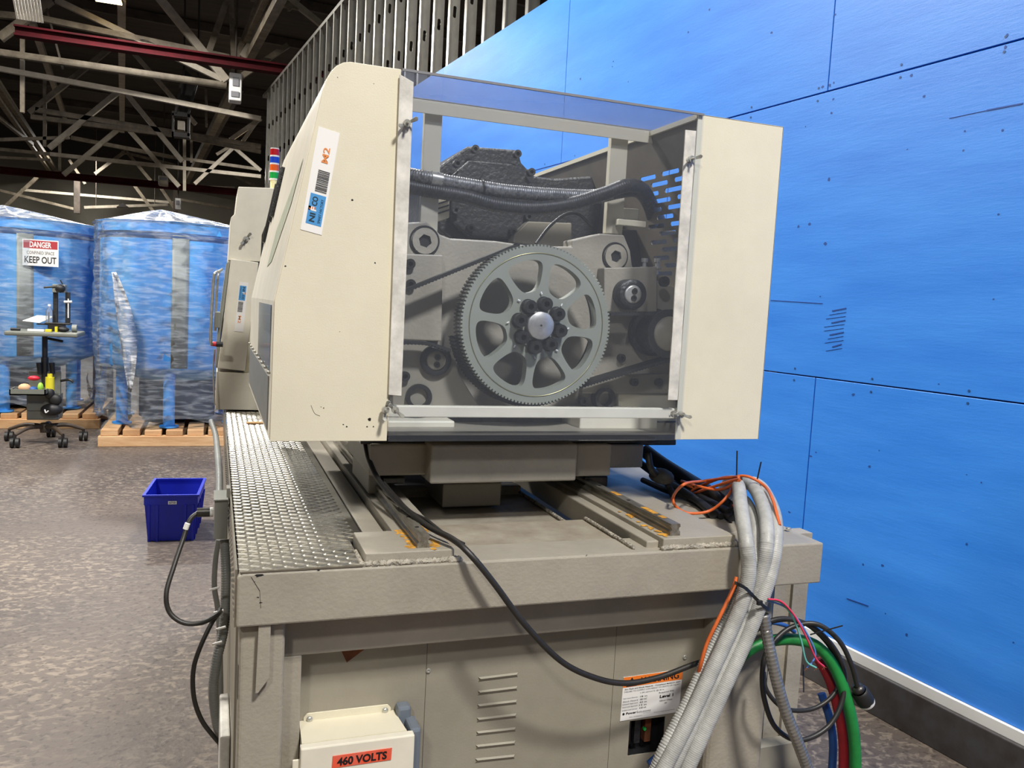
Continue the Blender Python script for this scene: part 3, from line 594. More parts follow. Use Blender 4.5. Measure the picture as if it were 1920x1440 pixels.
# base panels
yp = 1.605; xs = [cx1 - .005, U(797, 1300, 'y', yp).x, U(1148, 1300, 'y', yp).x, U(1312, 1300, 'y', yp).x]
for a, b in zip(xs, xs[1:]):
    hl = []
    if a == xs[1]:
        for k in range(12):
            pa = U(897 - k * 1.0, 1270 + k * 25.4, 'y', yp); pb = U(971 - k * 1.0, 1261 + k * 25.6, 'y', yp); hl.append((pa, pb))
    if b == xs[3]:
        w0 = U(1181, 1352, 'y', yp); w1 = U(1243, 1408, 'y', yp)
        MB().holed([(a + .001, yp, .02), (b, yp, .02), (b, yp, z1 + .02), (a + .001, yp, z1 + .02)], [[(w0.x, yp, w1.z), (w1.x, yp, w1.z), (w1.x, yp, w0.z), (w0.x, yp, w0.z)]], (0, .003, 0)).build('base_panel', 'bed_panel', bed)
        bx = MB().box((w0.x - .01, yp + .05, w1.z - .01), (w1.x + .02, yp + .055, w0.z + .01)).box((w1.x + .012, yp + .003, w1.z - .01), (w1.x + .02, yp + .055, w0.z + .01)).box((w0.x - .02, yp + .003, w1.z - .01), (w0.x - .012, yp + .055, w0.z + .01)).box((w0.x - .02, yp + .003, w0.z + .01), (w1.x + .02, yp + .055, w0.z + .015)).box((w0.x - .02, yp + .003, w1.z - .015), (w1.x + .02, yp + .055, w1.z - .01)).build('breaker_bay', 'black', bed)
        for kx, mm in ((.15, 'dark_steel'), (.42, 'motor_black'), (.72, 'rust_brown')):
            xx = w0.x + (w1.x - w0.x) * kx; MB().box((xx - .008, yp + .03, w1.z + .01), (xx + .008, yp + .05, w0.z - .008)).build('breaker', mm, bx, bevel=.001)
        gp = U(1207, 1365, 'y', yp + .03); MB().cyl(gp, gp + V((0, -.006, 0)), .004, 10).build('indicator', 'lens_green', bx)
    else:
        MB().box((a + .001, yp, .02), (b, yp + .003, z1 + .02)).build('base_panel', 'bed_panel', bed)
    for pa, pb in hl:
        m_ = MB(); h = .009
        m_.add([pa, pb, pb + V((-.004, -.004, -h * .3)), pa + V((.004, -.004, -h * .3)), pb + V((0, 0, -h)), pa + V((0, 0, -h))], [(0, 1, 2, 3), (3, 2, 4, 5)]); 
        m_.add([pa + V((0, -.0004, 0)), pb + V((0, -.0004, 0)), pb + V((-.004, -.0044, -h * .3)), pa + V((.004, -.0044, -h * .3))], [(3, 2, 1, 0)])
        m_.build('louvre', 'bed_panel', bed, solid=.0012)
for q in ((803, 1257), (1284, 1232)): bolt(U(*q, 'y', yp), (0, -1, 0), .005, .003, bed, 'panel_screw', 'zinc')
# lifting bracket hanging at the left corner
lb = MB(); a = U(485, 1170, 'y', YB + .005); b = U(508, 1170, 'y', YB + .005); c = U(500, 1272, 'y', YB + .005); d = U(486, 1300, 'y', YB + .005)
lb.prism([a, b, (b.x, YB + .005, c.z), (a.x + .002, YB + .005, d.z), (a.x - .003, YB + .005, d.z)], (0, .02, 0)); lb.build('lifting_bracket', 'bed_paint', bed, bevel=.001)
MB().prism([U(640, 1220, 'y', yp - .001), U(686, 1215, 'y', yp - .001), U(650, 1242, 'y', yp - .001)], (0, -.001, 0)).build('rust_patch', 'rust_brown', bed)['label'] = 'rusty triangular patch'
# warning label on the base panel
p = lambda x, y: U(x, y, 'y', yp - .0002)
o_ = p(1162, 1352); u_ = p(1272, 1341) - o_; v_ = p(1168, 1270) - o_
u_ = V((u_.length, 0, 0)); u_.z = 0.004
T = [('WARNING', .29, .80, .94, .95, 'ink', .02)]
rows = ['Flash Hazard Boundary', 'Shock Hazard', 'Limited Approach', 'Restricted Approach', 'Incident Level Current']; vals = ['18 in', '208 VAC', '42 in', '12 in', '4.82 kA']
T += [('Arc Flash and Shock Hazards - Completed MARCH 2009', .03, .695, .97, .735, 'ink', .01), ('FAILURE TO COMPLY CAN RESULT IN DEATH OR INJURY', .03, .635, .97, .68, 'ink_grey'), ('1.34 cal/cm^2 @18 in', .3, .575, .7, .61, 'ink', 0)]
for i, (r_, v2) in enumerate(zip(rows, vals)): T += [(r_, .02, .49 - i * .066, .27, .525 - i * .066, 'ink_grey'), (v2, .3, .49 - i * .066, .42, .525 - i * .066, 'ink')]
T += [('Required PPE:', .62, .505, .88, .545, 'ink'), ('Level 1', .64, .40, .87, .47, 'ink', .03), ('Glove Class:', .64, .32, .86, .355, 'ink'), ('00', .73, .255, .77, .285, 'ink'), ('Power', .09, .135, .26, .185, 'ink', .03), ('Solutions', .265, .135, .5, .185, 'ink_grey'), ('Group Ltd', .38, .10, .5, .12, 'ink_grey'), ('Dec 10 Report', .15, .05, .36, .075, 'ink_grey'), ('Date by Engineering Power', .56, .07, .92, .095, 'ink_grey')]
wlab = label(bed, 'warning_label', o_, u_, V((0.002, 0, v_.z)), 'white_print', [(0, .765, 1, 1, 'print_orange')], T, lab='white arc flash warning label with orange header')
n_ = V((0, -1, 0)); tri = lambda x0, y0, x1, y1, x2, y2: [o_ + u_ * a + V((0, 0, v_.z)) * b + n_ * .0021 for a, b in ((x0, y0), (x1, y1), (x2, y2))]
MB().prism(tri(.06, .78, .24, .78, .15, .98), n_ * .0002).build('hazard_triangle', 'ink', wlab); MB().prism(tri(.125, .86, .175, .86, .15, .93), n_ * .0006).build('triangle_mark', 'print_orange', wlab)
c_ = o_ + u_ * .05 + V((0, 0, v_.z * .155)); MB().cyl(c_ + n_ * .0014, c_ + n_ * .0019, .0028, 16).build('round_mark', 'ink', wlab)
# chips and scratches on the beam face
ch = MB()
for (x, y, r) in ((486, 1079, .006), (484, 1120, .002), (489, 1130, .002), (477, 1091, .001), (597, 1069, .002), (1100, 1041, .0015), (1478, 1067, .001), (868, 1050, .001)):
    q = U(x, y, 'y', YB - .0003); ch.add([q + V((r * 1.5 * random.uniform(.5, 1.2) * math.cos(a), 0, r * .6 * random.uniform(.5, 1.3) * math.sin(a))) for a in [2 * math.pi * j / 9 for j in range(9)]], [list(range(8, -1, -1))])
for (x0, y0, x1, y1) in ((471, 1082, 487, 1108), (487, 1108, 489, 1140)): ch.obox(U(x0, y0, 'y', YB - .0002), U(x1, y1, 'y', YB - .0002), .0005, .0009)
tag(ch.build('paint_chip', 'black', bed), kind='stuff')
# ================================================================= 460 volts box
vb = thing('disconnect_box', tuple(U(670, 1440, 'y', 1.55)), 'cream metal box marked 460 VOLTS screwed to the louvred base', 'box')
yv = 1.505; A = U(564, 1398, 'y', yv); B = U(778, 1384, 'y', yv); Tt = U(1, 1, 'y', 1.6)
k0 = U(561, 1352, 'y', yp); k1 = U(742, 1338, 'y', yp); zt0 = k0.z; zf = (A.z + B.z) / 2
x0, x1 = A.x, B.x; xb0, xb1 = k0.x - .0, x1 - .022
MB().prism([(x0, yv, .4), (x1, yv, .4), (x1, yv, zf), (x0, yv, zf)], (0, .02, 0)).build('cover', 'cream_light', vb, bevel=.003)
MB().add([(x0 + .004, yv + .02, .4), (x1 - .012, yv + .02, .4), (x1 - .012, yv + .02, zf), (x0 + .004, yv + .02, zf), (xb0, yp, .4), (xb1, yp, .4), (xb1, yp, zt0), (xb0, yp, zt0)], [(0, 1, 2, 3), (1, 5, 6, 2), (4, 0, 3, 7), (3, 2, 6, 7), (5, 4, 7, 6), (4, 5, 1, 0)]).build('body', 'cream', vb)
t0 = U(569, 1340, 'y', yp - .002); t1 = U(733, 1322, 'y', yp - .002); tt = max(t0.z, t1.z) - .006
MB().prism([(t0.x, yp, zt0 - .003), (t0.x, yp, tt + .008 - .008), (t0.x + .007, yp, tt + .008), (t1.x - .007, yp, tt + .008), (t1.x, yp, tt), (t1.x, yp, zt0 - .003)], (0, -.003, 0)).build('mounting_flange', 'cream', vb, bevel=.001)
for xx, q in ((t0.x + .012, 0), (t1.x - .012, 0)): MB().lathe((xx, yp - .003, tt - .004), (0, -1, 0), [(0, .0065), (.003, .006), (.005, .0035), (.0055, .0001)], 16).build('mounting_screw', 'zinc', vb)
e0 = U(549, 1434, 'y', yv); MB().box((e0.x, yv + .01, .4), (x0 + .01, yv + .014, e0.z + .003)).build('side_flange', 'cream_light', vb, bevel=.002)
MB().box((x1 - .005, yv + .02, .4), (x1 + .018, yp - .02, zf - .0)).box((x1 - .02, yp - .03, .4), (x1 + .008, yp, zf + .022)).build('grey_hub', 'pvc_grey', vb, bevel=.006)
o_ = U(622, 1441, 'y', yv - .0002); q_ = U(733, 1424, 'y', yv - .0002); hh = U(733, 1402, 'y', yv).z - q_.z
label(vb, 'voltage_label', V((o_.x, yv - .0002, o_.z + .001)), V((q_.x - o_.x, 0, q_.z - o_.z - .001)), V((0.001, 0, hh)), 'volts_red', [], [('460 VOLTS', .08, .14, .92, .84, 'ink', .035)], lab='red label reading 460 VOLTS')
# ================================================================= guard hood
YE = 1.75; hood = thing('guard_hood', (.7, 2.3, 1.195), 'cream sheet-metal guard hood with clear front panel over the drive', 'guard')
def YP(pts, Y=YE): return [U(x, y, 'y', Y) for x, y in pts]
zB = 1.2; zTp = 1.98; xk, zk = .113, 1.49
xlp = U(738, 500, 'y', YE).x
# left front plate, real coordinates with rounded shoulder
arc = [(.195, 1.909), (.1985, 1.924), (.204, 1.941), (.2125, 1.957), (.223, 1.969), (.236, 1.977)]
LP = [(xk - .002, zB), (xlp, zB), (xlp, zTp), (.25, zTp)] + arc[::-1] + [(xk, zk)]
MB().prism([(x, YE, z) for x, z in LP], (0, .004, 0)).build('left_front_plate', 'cream', hood, bevel=.001)
# side skins follow the same profile rearwards
YR = 2.85
sk = MB(); pr = [(xlp, zTp), (.25, zTp)] + arc[::-1] + [(xk, zk), (xk - .002, zB + .005)]
xz = [(x, z - .001) for x, z in pr]
vs = [(x, YE + .004, z) for x, z in xz] + [(x, YR, z) for x, z in xz]; m_ = len(xz)
sk.add(vs, [[i, i + 1, m_ + i + 1, m_ + i] for i in range(m_ - 1)]); sk.build('left_skin', 'cream_light', hood, solid=.003)
MB().box((xk - .004, YE + .05, 1.34), (xk - .002, 2.3, 1.48)).build('side_window', 'clear_side', hood)
MB().box((xk - .0055, YE + .06, 1.215), (xk - .003, 2.8, 1.33)).build('side_lower_sheet', 'conduit_grey', hood)
for i in range(9): MB().sphere((xk - .006, YE + .03 + i * .13, 1.34), .004, 8).build('rivet', 'zinc', hood)
# slanted panel with dark vent bars
ns = V((-(1.909 - zk), 0, (.195 - xk))).normalized()
def SL(y, t, off=0): return V((xk + (.195 - xk) * t, y, zk + (1.909 - zk) * t)) + ns * off
for (ya, yb, ta, tb) in ((2.60, 2.60, .58, .93), (2.68, 2.68, .56, .95), (2.78, 2.78, .42, .86)):
    MB().obox(SL(ya, ta, .006), SL(yb, tb, .006), .014, .012, ns).build('vent_bar', 'motor_black', hood)
    MB().obox(SL(ya + .02, ta, .004), SL(yb + .02, tb, .004), .02, .007, ns).build('vent_frame', 'jbox_grey', hood)
mbp = MB().prism([SL(1.84, .72, .0022), SL(1.9, .5, .0022), SL(2.15, .22, .0022), SL(2.3, .2, .0022), SL(2.25, .42, .0022), SL(2.0, .62, .0022)], ns * .0005); mbp.build('worn_decal', 'green_smear', hood)['label'] = 'faded green lettering decal, illegible'
# right front plate and rear wall with slots
A = U(1310, 212, 'y', YE); B = U(1468, 235, 'y', YE); C_ = U(1424, 822, 'y', YE); D_ = U(1266, 822, 'y', YE)
xr0 = (A.x + D_.x) / 2; xr1 = (B.x + C_.x) / 2
MB().prism([(xr0, YE, zB), (xr1, YE, zB), (xr1, YE, zTp), (xr0, YE, zTp)], (0, .004, 0)).box((xr1 - .003, YE, zB), (xr1, YE + .05, zTp)).box((xr0, YE, zTp - .003), (xr1, YE + .05, zTp)).build('right_front_plate', 'cream', hood, bevel=.001)
xw1 = 1.205     # the rear wall leans out to this line, then drops straight
def WL(y, t, o=0): return V((xr0 + (xw1 - xr0) * t + o, y, zTp + (1.49 - zTp) * t))
holes = []; c0 = U(1222, 330, 'x', xr0 + .04)
for r_ in range(13):
    for cc in range(4):
        y_ = c0.y - .04 - cc * .118 + (.0 if r_ % 2 else .055) - .01; t_ = (1.98 - c0.z) / .49 + .012 + r_ * .043
        if y_ > 1.86: holes.append([WL(y_ + (.037 if math.cos(a) > 0 else -.037) + .0065 * math.cos(a), t_ + .0125 * math.sin(a)) for a in [math.pi * 2 * i / 12 + .01 for i in range(12)]])
MB().holed([WL(YE + .006, 0), WL(3.25, 0), WL(3.25, 1), WL(YE + .006, 1)], holes, (.003, 0, 0)).build('slotted_side_wall', 'inner_wall_dark', hood)
MB().box((xw1, YE + .006, zB + .02), (xw1 + .003, 3.25, 1.49)).build('lower_side_wall', 'inner_wall_dark', hood)
MB().box((xr0 - .004, YE + .006, zTp - .012), (xr0 + .012, 3.25, zTp)).build('wall_edge', 'cream', hood)
# strips holding the clear sheet
def strip(pts, nm, m): MB().prism(YP(pts, YE - .004), (0, -.004, 0)).build(nm, m, hood, bevel=.0008)
strip([(749, 140), (775, 155), (752, 742), (728, 740)], 'left_edge_strip', 'worn_white')
strip([(1284, 244), (1304, 246), (1269, 750), (1251, 750)], 'right_edge_strip', 'worn_white')
# clear sheet: front face folded back over the top
cs = MB(); xa = xlp + .002; xb = xr0 + .012; yc = YE - .006
cs.box((xa, yc - .0, zB - .0), (xb, yc + .003, zTp)); 
cs.build('clear_front_sheet', 'clear_sheet', hood)
MB().box((xa, YE, zTp - .003), (xb, 1.985, zTp)).build('clear_top_sheet', 'clear_top', hood)
MB().box((xa, yc - .001, zTp - .004), (xb, yc + .003, zTp + .001)).build('clear_sheet_edge', 'ink_grey', hood)
# frame
yb2 = YE + .012
p0 = U(727, 771, 'y', yb2); p1 = U(1270, 776, 'y', yb2); zc = (p0.z + p1.z) / 2; hb = .0125
MB().box((p0.x, yb2, zc - hb), (p1.x + .01, yb2 + .02, zc + hb)).build('lower_frame_bar', 'cream_light', hood, bevel=.002)
yt = 1.98; p0 = U(775, 190, 'y', yt); p1 = U(1238, 262, 'y', yt); z_ = (p0.z + p1.z) / 2
MB().box((xlp - .1, yt, z_ - .018), (p1.x, yt + .003, z_ + .016)).box((xlp - .1, yt, z_ + .012), (p1.x, yt + .03, z_ + .016)).build('upper_frame_angle', 'cream', hood, bevel=.001)
def post(xa_, xb_, yt_, yb_, Y=2.0):
    a = U(xa_, yt_, 'y', Y); b = U(xb_, yb_, 'y', Y); MB().box((a.x, Y, b.z), (b.x, Y + .02, a.z)).build('frame_post', 'cream', hood, bevel=.002)
post(797, 820, 205, 440); post(1147, 1167, 252, 440)
a = U(1160, 410, 'y', 1.97); b = U(1272, 430, 'y', 1.97); MB().box((a.x, 1.97, b.z - .003), (xr0, 1.99, a.z)).build('side_arm', 'cream', hood, bevel=.002)
a = U(727, 789, 'y', 1.9); b = U(852, 812, 'y', 1.9); MB().box((a.x, 1.9, b.z), (b.x, 2.0, a.z)).build('lower_bracket', 'cream_light', hood, bevel=.004)
a = U(1088, 785, 'y', 1.88); b = U(1232, 808, 'y', 1.88); MB().box((a.x, 1.88, b.z), (b.x, 2.0, a.z + .02)).build('lower_bracket', 'cream_light', hood, bevel=.004)
MB().box((xlp - .06, YE + .05, zB + .004), (xw1, 1.98, zB + .008)).build('bottom_lip', 'bed_panel', hood)
for q, an in (((762, 232), .5), ((722, 768), 1.4), ((740, 768), -.7), ((1294, 299), .35), ((1262, 776), .1), ((1275, 777), -.2)): wing_nut(U(*q, 'y', YE - .009), hood, an, .95)
# chips on the plate
ch = MB()
for (x, y, r) in ((693, 787, .004), (661, 375, .0025), (703, 493, .002), (535, 499, .002), (644, 796, .0015), (633, 145, .001), (701, 157, .001), (637, 622, .001), (602, 763, .001), (688, 800, .002), (700, 800, .0015), (650, 800, .002), (607, 765, .0015)):
    q = U(x, y, 'y', YE - .0003); ch.add([q + V((r * random.uniform(.6, 1.3) * math.cos(a), 0, r * random.uniform(.5, 1.2) * math.sin(a))) for a in [2 * math.pi * j / 7 for j in range(7)]], [list(range(6, -1, -1))])
ch.tube([U(583, 760, 'y', YE), U(590, 775, 'y', YE), U(600, 780, 'y', YE)], .0005, 4, .004)
tag(ch.build('paint_chip', 'dark_steel', hood), kind='stuff')
# asset label, reading upwards
def asset(parent, o, u, v, lab):
    bars = []; random.seed(3); x = .395
    while x < .60:
        w_ = random.choice([.004, .006, .009]); bars.append((x, .12, x + w_, .66, 'ink')); x += w_ + random.choice([.004, .006])
    return label(parent, 'asset_label', o, u, v, 'white_print', [(.075, .10, .37, .82, 'logo_blue'), (.205, .50, .245, .82, 'print_orange')] + bars,
        [('NI', .10, .44, .185, .70, 'logo_dark', .03), ('F', .205, .44, .245, .70, 'white_print', .03), ('CO', .255, .44, .345, .70, 'logo_dark', .03), ('SMART FACTORY', .10, .18, .335, .30, 'logo_dark'), ('M2', .68, .30, .83, .60, 'm2_orange', .012)], .0008, lab)
o_ = U(603, 441, 'y', YE - .0002); ue = U(637, 250, 'y', YE - .0002) - o_; ve = U(563, 430, 'y', YE - .0002) - o_
asset(hood, o_, ue, ve, 'white asset label with barcode and blue logo, reading M2')
# ================================================================= control cabinet behind the hood
YC = 3.6; cab = thing('control_cabinet', tuple(U(445, 768, 'y', YC)), 'cream control cabinet behind the hood with grab handle and asset label', 'cabinet')
def slab(pts, nm, Y, dep, m='cream_light', bv=.003): MB().prism(YP(pts, Y), (0, dep, 0)).build(nm, m, cab, bevel=bv)
slab([(447, 350), (520, 353), (520, 492), (428, 488), (433, 408), (441, 400)], 'upper_box', YC, .4)
slab([(433, 485), (485, 492), (460, 696), (408, 690)], 'door', YC - .02, .3)
slab([(425, 492), (434, 488), (412, 640), (412, 690), (404, 690), (408, 620)], 'door_edge', YC, .3, 'jbox_grey')
slab([(406, 697), (520, 702), (520, 770), (404, 768)], 'lower_box', YC, .4)
slab([(485, 492), (520, 492), (520, 700), (458, 700)], 'recess', YC + .06, .2, 'cream')
slab([(497, 424), (503, 426), (496, 500), (489, 480), (491, 440)], 'dark_slot', YC - .004, .003, 'black', 0)
wing_nut(U(461, 448, 'y', YC), cab, .9, 1.3)
MB().tube([U(411, 509, 'y', 3.5), U(404, 512, 'y', 3.45), U(400, 530, 'y', 3.45), U(395, 635, 'y', 3.45), U(401, 643, 'y', 3.5)], .006, 8).build('grab_handle', 'zinc', cab)
MB().tube([U(416, 505, 'y', 3.6), U(410, 512, 'y', 3.55), U(407, 540, 'y', 3.55), U(403, 620, 'y', 3.58)], .005, 8).build('grab_handle', 'zinc', cab)
a = U(404, 585, 'y', 3.5); b = U(413, 615, 'y', 3.5); MB().box((a.x, 3.5, b.z), (b.x, 3.6, a.z)).build('latch', 'jbox_grey', cab, bevel=.002)
q = U(398, 645, 'y', 3.48); MB().lathe(q, (1, 0, 0), [(-.006, .001), (-.006, .008), (.014, .010), (.014, .001)], 14).build('red_knob', 'knob_red', cab)
MB().cyl(q + V((.014, 0, 0)), q + V((.04, 0, 0)), .011, 12).build('knob_collar', 'black', cab)
for i in range(5): MB().tube([U(402 + i * .6, 655, 'y', 3.55 + i * .03), U(400, 700, 'y', 3.55 + i * .03), U(403, 760, 'y', 3.55 + i * .03)], .003, 6).build('edge_wire', 'wire_pink' if i == 2 else 'zinc', cab) if i in (0, 2) else None
o_ = U(449, 528, 'y', YC - .0212); ue = U(439, 621, 'y', YC - .0212) - o_; ve = U(466, 530, 'y', YC - .0212) - o_
asset(cab, o_, ue, ve, 'small white asset label with barcode reading M2')
tw = thing('signal_tower', tuple(U(513, 352, 'y', 3.75)), 'signal light tower with red, blue, orange and green rings', 'light')
a = U(513, 378, 'y', 3.75); hh = U(514, 278, 'y', 3.75).z - a.z; r = .019
def seg_(f0, f1, m, nm, rr=1): MB().lathe(a + V((0, 0, hh * f0)), (0, 0, 1), [(0, .0001), (0, r * rr), (hh * (f1 - f0), r * rr), (hh * (f1 - f0), .0001)], 20).build(nm, m, tw)
seg_(0, .4, 'tower_cream', 'base_tube', .85)
for i, m in enumerate(['lens_green', 'lens_orange', 'lens_blue', 'lens_red']):
    seg_(.40 + i * .145, .43 + i * .145, 'white_print', 'spacer_ring', 1.02); seg_(.43 + i * .145, .545 + i * .145, m, 'lens_ring')
seg_(.975, 1.0, 'white_print', 'cap', .95)
# ================================================================= drive unit inside the hood
YW = 1.86; YH = 1.99
drv = thing('drive_unit', (.7, 2.1, 1.05), 'belt drive unit with big toothed pulley on a grey cast saddle', 'drive')
WC = U(1008, 610, 'y', YW); RW = .193
def WQ(r, a, y=YW, c=None): c = c or WC; return V((c.x + r * math.cos(a), y, c.z + r * math.sin(a)))
nt_ = 132; rim = []
for i in range(nt_):
    a = 2 * math.pi * i / nt_; s = 2 * math.pi / nt_
    rim += [WQ(RW, a - s * .22), WQ(RW, a + s * .22), WQ(RW - .0045, a + s * .34), WQ(RW - .0045, a + s * .66)]
holes = []
def rounded(cs, r, k=5):
    out = []; m = len(cs)
    for i in range(m):
        p = cs[i]; a = (cs[i - 1] - p); b = (cs[(i + 1) % m] - p); la = min(r, a.length * .45); lb_ = min(r, b.length * .45); A_ = p + a.normalized() * la; B_ = p + b.normalized() * lb_
        for j in range(k + 1):
            t = j / k; out.append(A_ * (1 - t) ** 2 + p * 2 * t * (1 - t) + B_ * t * t)
    return out
for kq in range(8):
    a = math.radians(106 - 45 * kq); ro, ri = .157, .082
    cs_ = [WQ(ri, a + .17), WQ(ri + .016, a + .285), WQ(ro - .022, a + .325), WQ(ro - .006, a + .30), WQ(ro, a + .2), WQ(ro + .001, a), WQ(ro, a - .2), WQ(ro - .006, a - .30), WQ(ro - .022, a - .325), WQ(ri + .016, a - .285), WQ(ri, a - .17)]
    cs_ = rounded(cs_, .02, 3); holes.append(cs_)
pul = MB().holed(rim, holes, (0, .028, 0)).build('toothed_pulley', 'pulley', drv)
hl2 = [WQ(.168, 2 * math.pi * i / 64, YW + .028) for i in range(64)]
MB().holed([p + V((0, .028, 0)) for p in rim], [hl2], (0, .034, 0)).build('pulley_rim', 'dark_steel', pul)
mb = MB(); mb.lathe((WC.x, YW, WC.z), (0, -1, 0), [(-.001, .1705), (.0012, .1715), (.0012, .173), (-.001, .174)], 96); mb.build('machined_ring', 'pulley_edge', pul)
MB().lathe((WC.x, YW, WC.z), (0, -1, 0), [(-.03, .058), (.004, .056), (.004, .0001)], 40).build('hub_flange', 'pulley', pul)
for i in range(8):
    a = math.radians(34 + 45 * i); q = WQ(.053, a, YW - .004)
    socket_bolt(q, (0, -1, 0), .0155, .024, pul, m='dark_steel', hexr=.5); MB().obox(WQ(.075, a + .12, YW - .0045), WQ(.081, a + .16, YW - .0045), .003, .001, (0, 1, 0)).build('paint_tick', 'white_print', pul); MB().cyl(q, q + V((0, -.003, 0)), .018, 20).build('washer', 'motor_black', pul)
MB().lathe((WC.x, YW, WC.z), (0, -1, 0), [(0, .034), (.022, .034), (.024, .032), (.024, .003), (.02, .003), (.02, .0001)], 32).build('shaft_end', 'steel', pul)
# cast housing plate
hp = YP([(735, 445), (756, 418), (800, 415), (826, 440), (845, 447), (930, 452), (1000, 462), (1072, 462), (1072, 450), (1125, 438), (1170, 440), (1182, 470), (1186, 500), (1215, 520), (1270, 540), (1270, 765), (735, 770)], YH)
MB().prism(hp, (0, .06, 0)).build('housing_plate', 'bed_paint', drv, bevel=.004)
def pp(pts, Y, dep, nm, m='bed_paint', bv=.003, par=None): return MB().prism(YP(pts, Y), (0, dep, 0)).build(nm, m, par or drv, bevel=bv)
pp([(735, 475), (831, 478), (828, 640), (736, 636)], YH - .03, .03, 'left_boss_plate')
pp([(736, 645), (800, 640), (850, 655), (860, 700), (900, 765), (736, 768)], YH - .05, .05, 'lower_left_arm', 'bed_panel')
for (x, y, r) in ((796, 452, .031), (1153, 481, .031)):
    q = U(x, y, 'y', YH); MB().lathe(q, (0, -1, 0), [(0, r * 1.22), (.003, r * 1.2), (.003, r * 1.08), (-.002, r * 1.06)], 32).build('bore_ring', 'black', drv)
    socket_bolt(q, (0, -1, 0), r * 1.02, .008, drv, 'tie_bar_screw', 'bed_paint', .52)
for (x, y, Y, r) in ((768, 495, YH - .03, .012), (769, 533, YH - .03, .012), (758, 705, YH - .05, .012), (1163, 671, YH, .011), (1243, 528, YH - .04, .014), (1187, 716, YH - .02, .011), (1233, 716, YH - .02, .011), (1092, 752, YH - .01, .012)):
    socket_bolt(U(x, y, 'y', Y), (0, -1, 0), r, .012, drv)
# adjuster block and tensioner at the right
blk = pp([(1133, 502), (1232, 500), (1232, 585), (1133, 585)], YH - .04, .04, 'adjuster_block')
for x in (1208, 1232):
    q = U(x, 500, 'y', YH - .02); MB().cyl(q - V((0, 0, .02)), q + V((0, 0, .012)), .005, 10).cyl(q + V((0, 0, .012)), q + V((0, 0, .022)), .009, 6, sm=False).cyl(q - V((0, 0, .006)), q, .011, 6, sm=False).build('adjuster_screw', 'steel', drv)
def roller(px, py, Y, r, L, m, nm, face='bed_paint'):
    q = U(px, py, 'y', Y); g = MB().lathe(q, (0, -1, 0), [(-L, r), (0, r), (.002, r * .97), (.002, r * .66), (-.004, r * .64)], 40).build(nm, m, drv)
    MB().lathe(q, (0, -1, 0), [(-.004, r * .64), (.001, r * .62), (.003, r * .5), (.003, .0001)], 32).build('bearing_face', face, g)
    for dx, dz in ((.002, .009), (.001, -.010)): socket_bolt(q + V((dx * (r / .04), -.003, dz * (r / .04))), (0, -1, 0), r * .2, .003, g)
    return g
roller(1187, 552, YH - .08, .039, .07, 'motor_black', 'tension_roller', 'steel'); roller(818, 676, YH - .06, .038, .05, 'motor_black', 'idler_roller', 'bed_panel')
q = U(1222, 622, 'y', YH - .04); q2 = U(1258, 626, 'y', YH - .12)
mt = MB().lathe((q2.x, YH, q2.z), (0, -1, 0), [(0, .062), (.03, .064), (.032, .055), (.10, .054), (.102, .063), (.112, .063), (.112, .0001)], 40).build('motor_pulley', 'motor_black', drv)
MB().lathe((q2.x, YH - .112, q2.z), (0, -1, 0), [(0, .045), (.008, .042), (.01, .0001)], 32).build('pulley_face', 'bed_panel', mt)
pp([(1100, 705), (1270, 700), (1270, 738), (1090, 738)], YH - .02, .03, 'slotted_foot', 'bed_panel')
pp([(1160, 738), (1268, 738), (1268, 790), (1160, 790)], YH - .01, .03, 'foot_block', 'cream')
MB().lathe(U(1136, 748, 'y', YH - .03), (0, -1, 0), [(-.03, .03), (0, .03), (.001, .02), (-.02, .018)], 28).build('pin_boss', 'dark_steel', drv)
MB().lathe(U(786, 745, 'y', YH - .06), (0, -1, 0), [(-.03, .032), (0, .032), (.001, .022), (-.02, .02)], 28).build('pin_boss', 'dark_steel', drv)
pp([(727, 738), (1270, 742), (1268, 835), (735, 835)], YH + .02, .05, 'lower_crosshead', 'dark_steel')
# toothed belts
def belt(pts, w_, nm, teeth=True, inner=1):
    """belt running in the x-z plane: pts list of (x, z), y from yb to yb+w"""
    yb_ = YW + .03; P = resample(catmull([(x, 0, z) for x, z in pts], .01), .0044); mb = MB(); vs = []
    for i, p in enumerate(P):
        t = (P[min(i + 1, len(P) - 1)] - P[max(i - 1, 0)]).normalized(); n_ = V((t.z, 0, -t.x)) * inner; th = .004 + (.0035 if (i // 1) % 2 else 0)
        for y_ in (yb_, yb_ + w_): vs += [V((p.x, y_, p.z)) - n_ * .002, V((p.x, y_, p.z)) + n_ * th]
    fs = []
    for i in range(len(P) - 1):
        a = 4 * i; b = a + 4; fs += [[a, a + 2, b + 2, b], [a + 1, b + 1, b + 3, a + 3], [a, b, b + 1, a + 1], [a + 2, a + 3, b + 3, b + 2]]
    mb.add(vs, fs); return mb.build(nm, 'rubber', drv)
a1 = U(735, 553, 'y', YW + .04)
arcp = lambda a0, a1_, n_: [(WC.x + (RW + .002) * math.cos(math.radians(a0 + (a1_ - a0) * i / n_)), WC.z + (RW + .002) * math.sin(math.radians(a0 + (a1_ - a0) * i / n_))) for i in range(n_ + 1)]
belt([(a1.x - .05, a1.z - .02), (a1.x, a1.z)] + arcp(112, 104, 1), .03, 'upper_belt', inner=1)
a2 = U(1262, 668, 'y', YW + .04)
belt([(a2.x + .02, a2.z + .003), (a2.x - .03, a2.z - .012)] + arcp(-52, -170, 12), .055, 'lower_belt', inner=-1)
a3 = U(1225, 590, 'y', YW + .04); a4 = U(1140, 590, 'y', YW + .04)
belt([(a3.x + .04, a3.z), (a3.x, a3.z + .0), (a4.x, a4.z)], .03, 'back_belt')
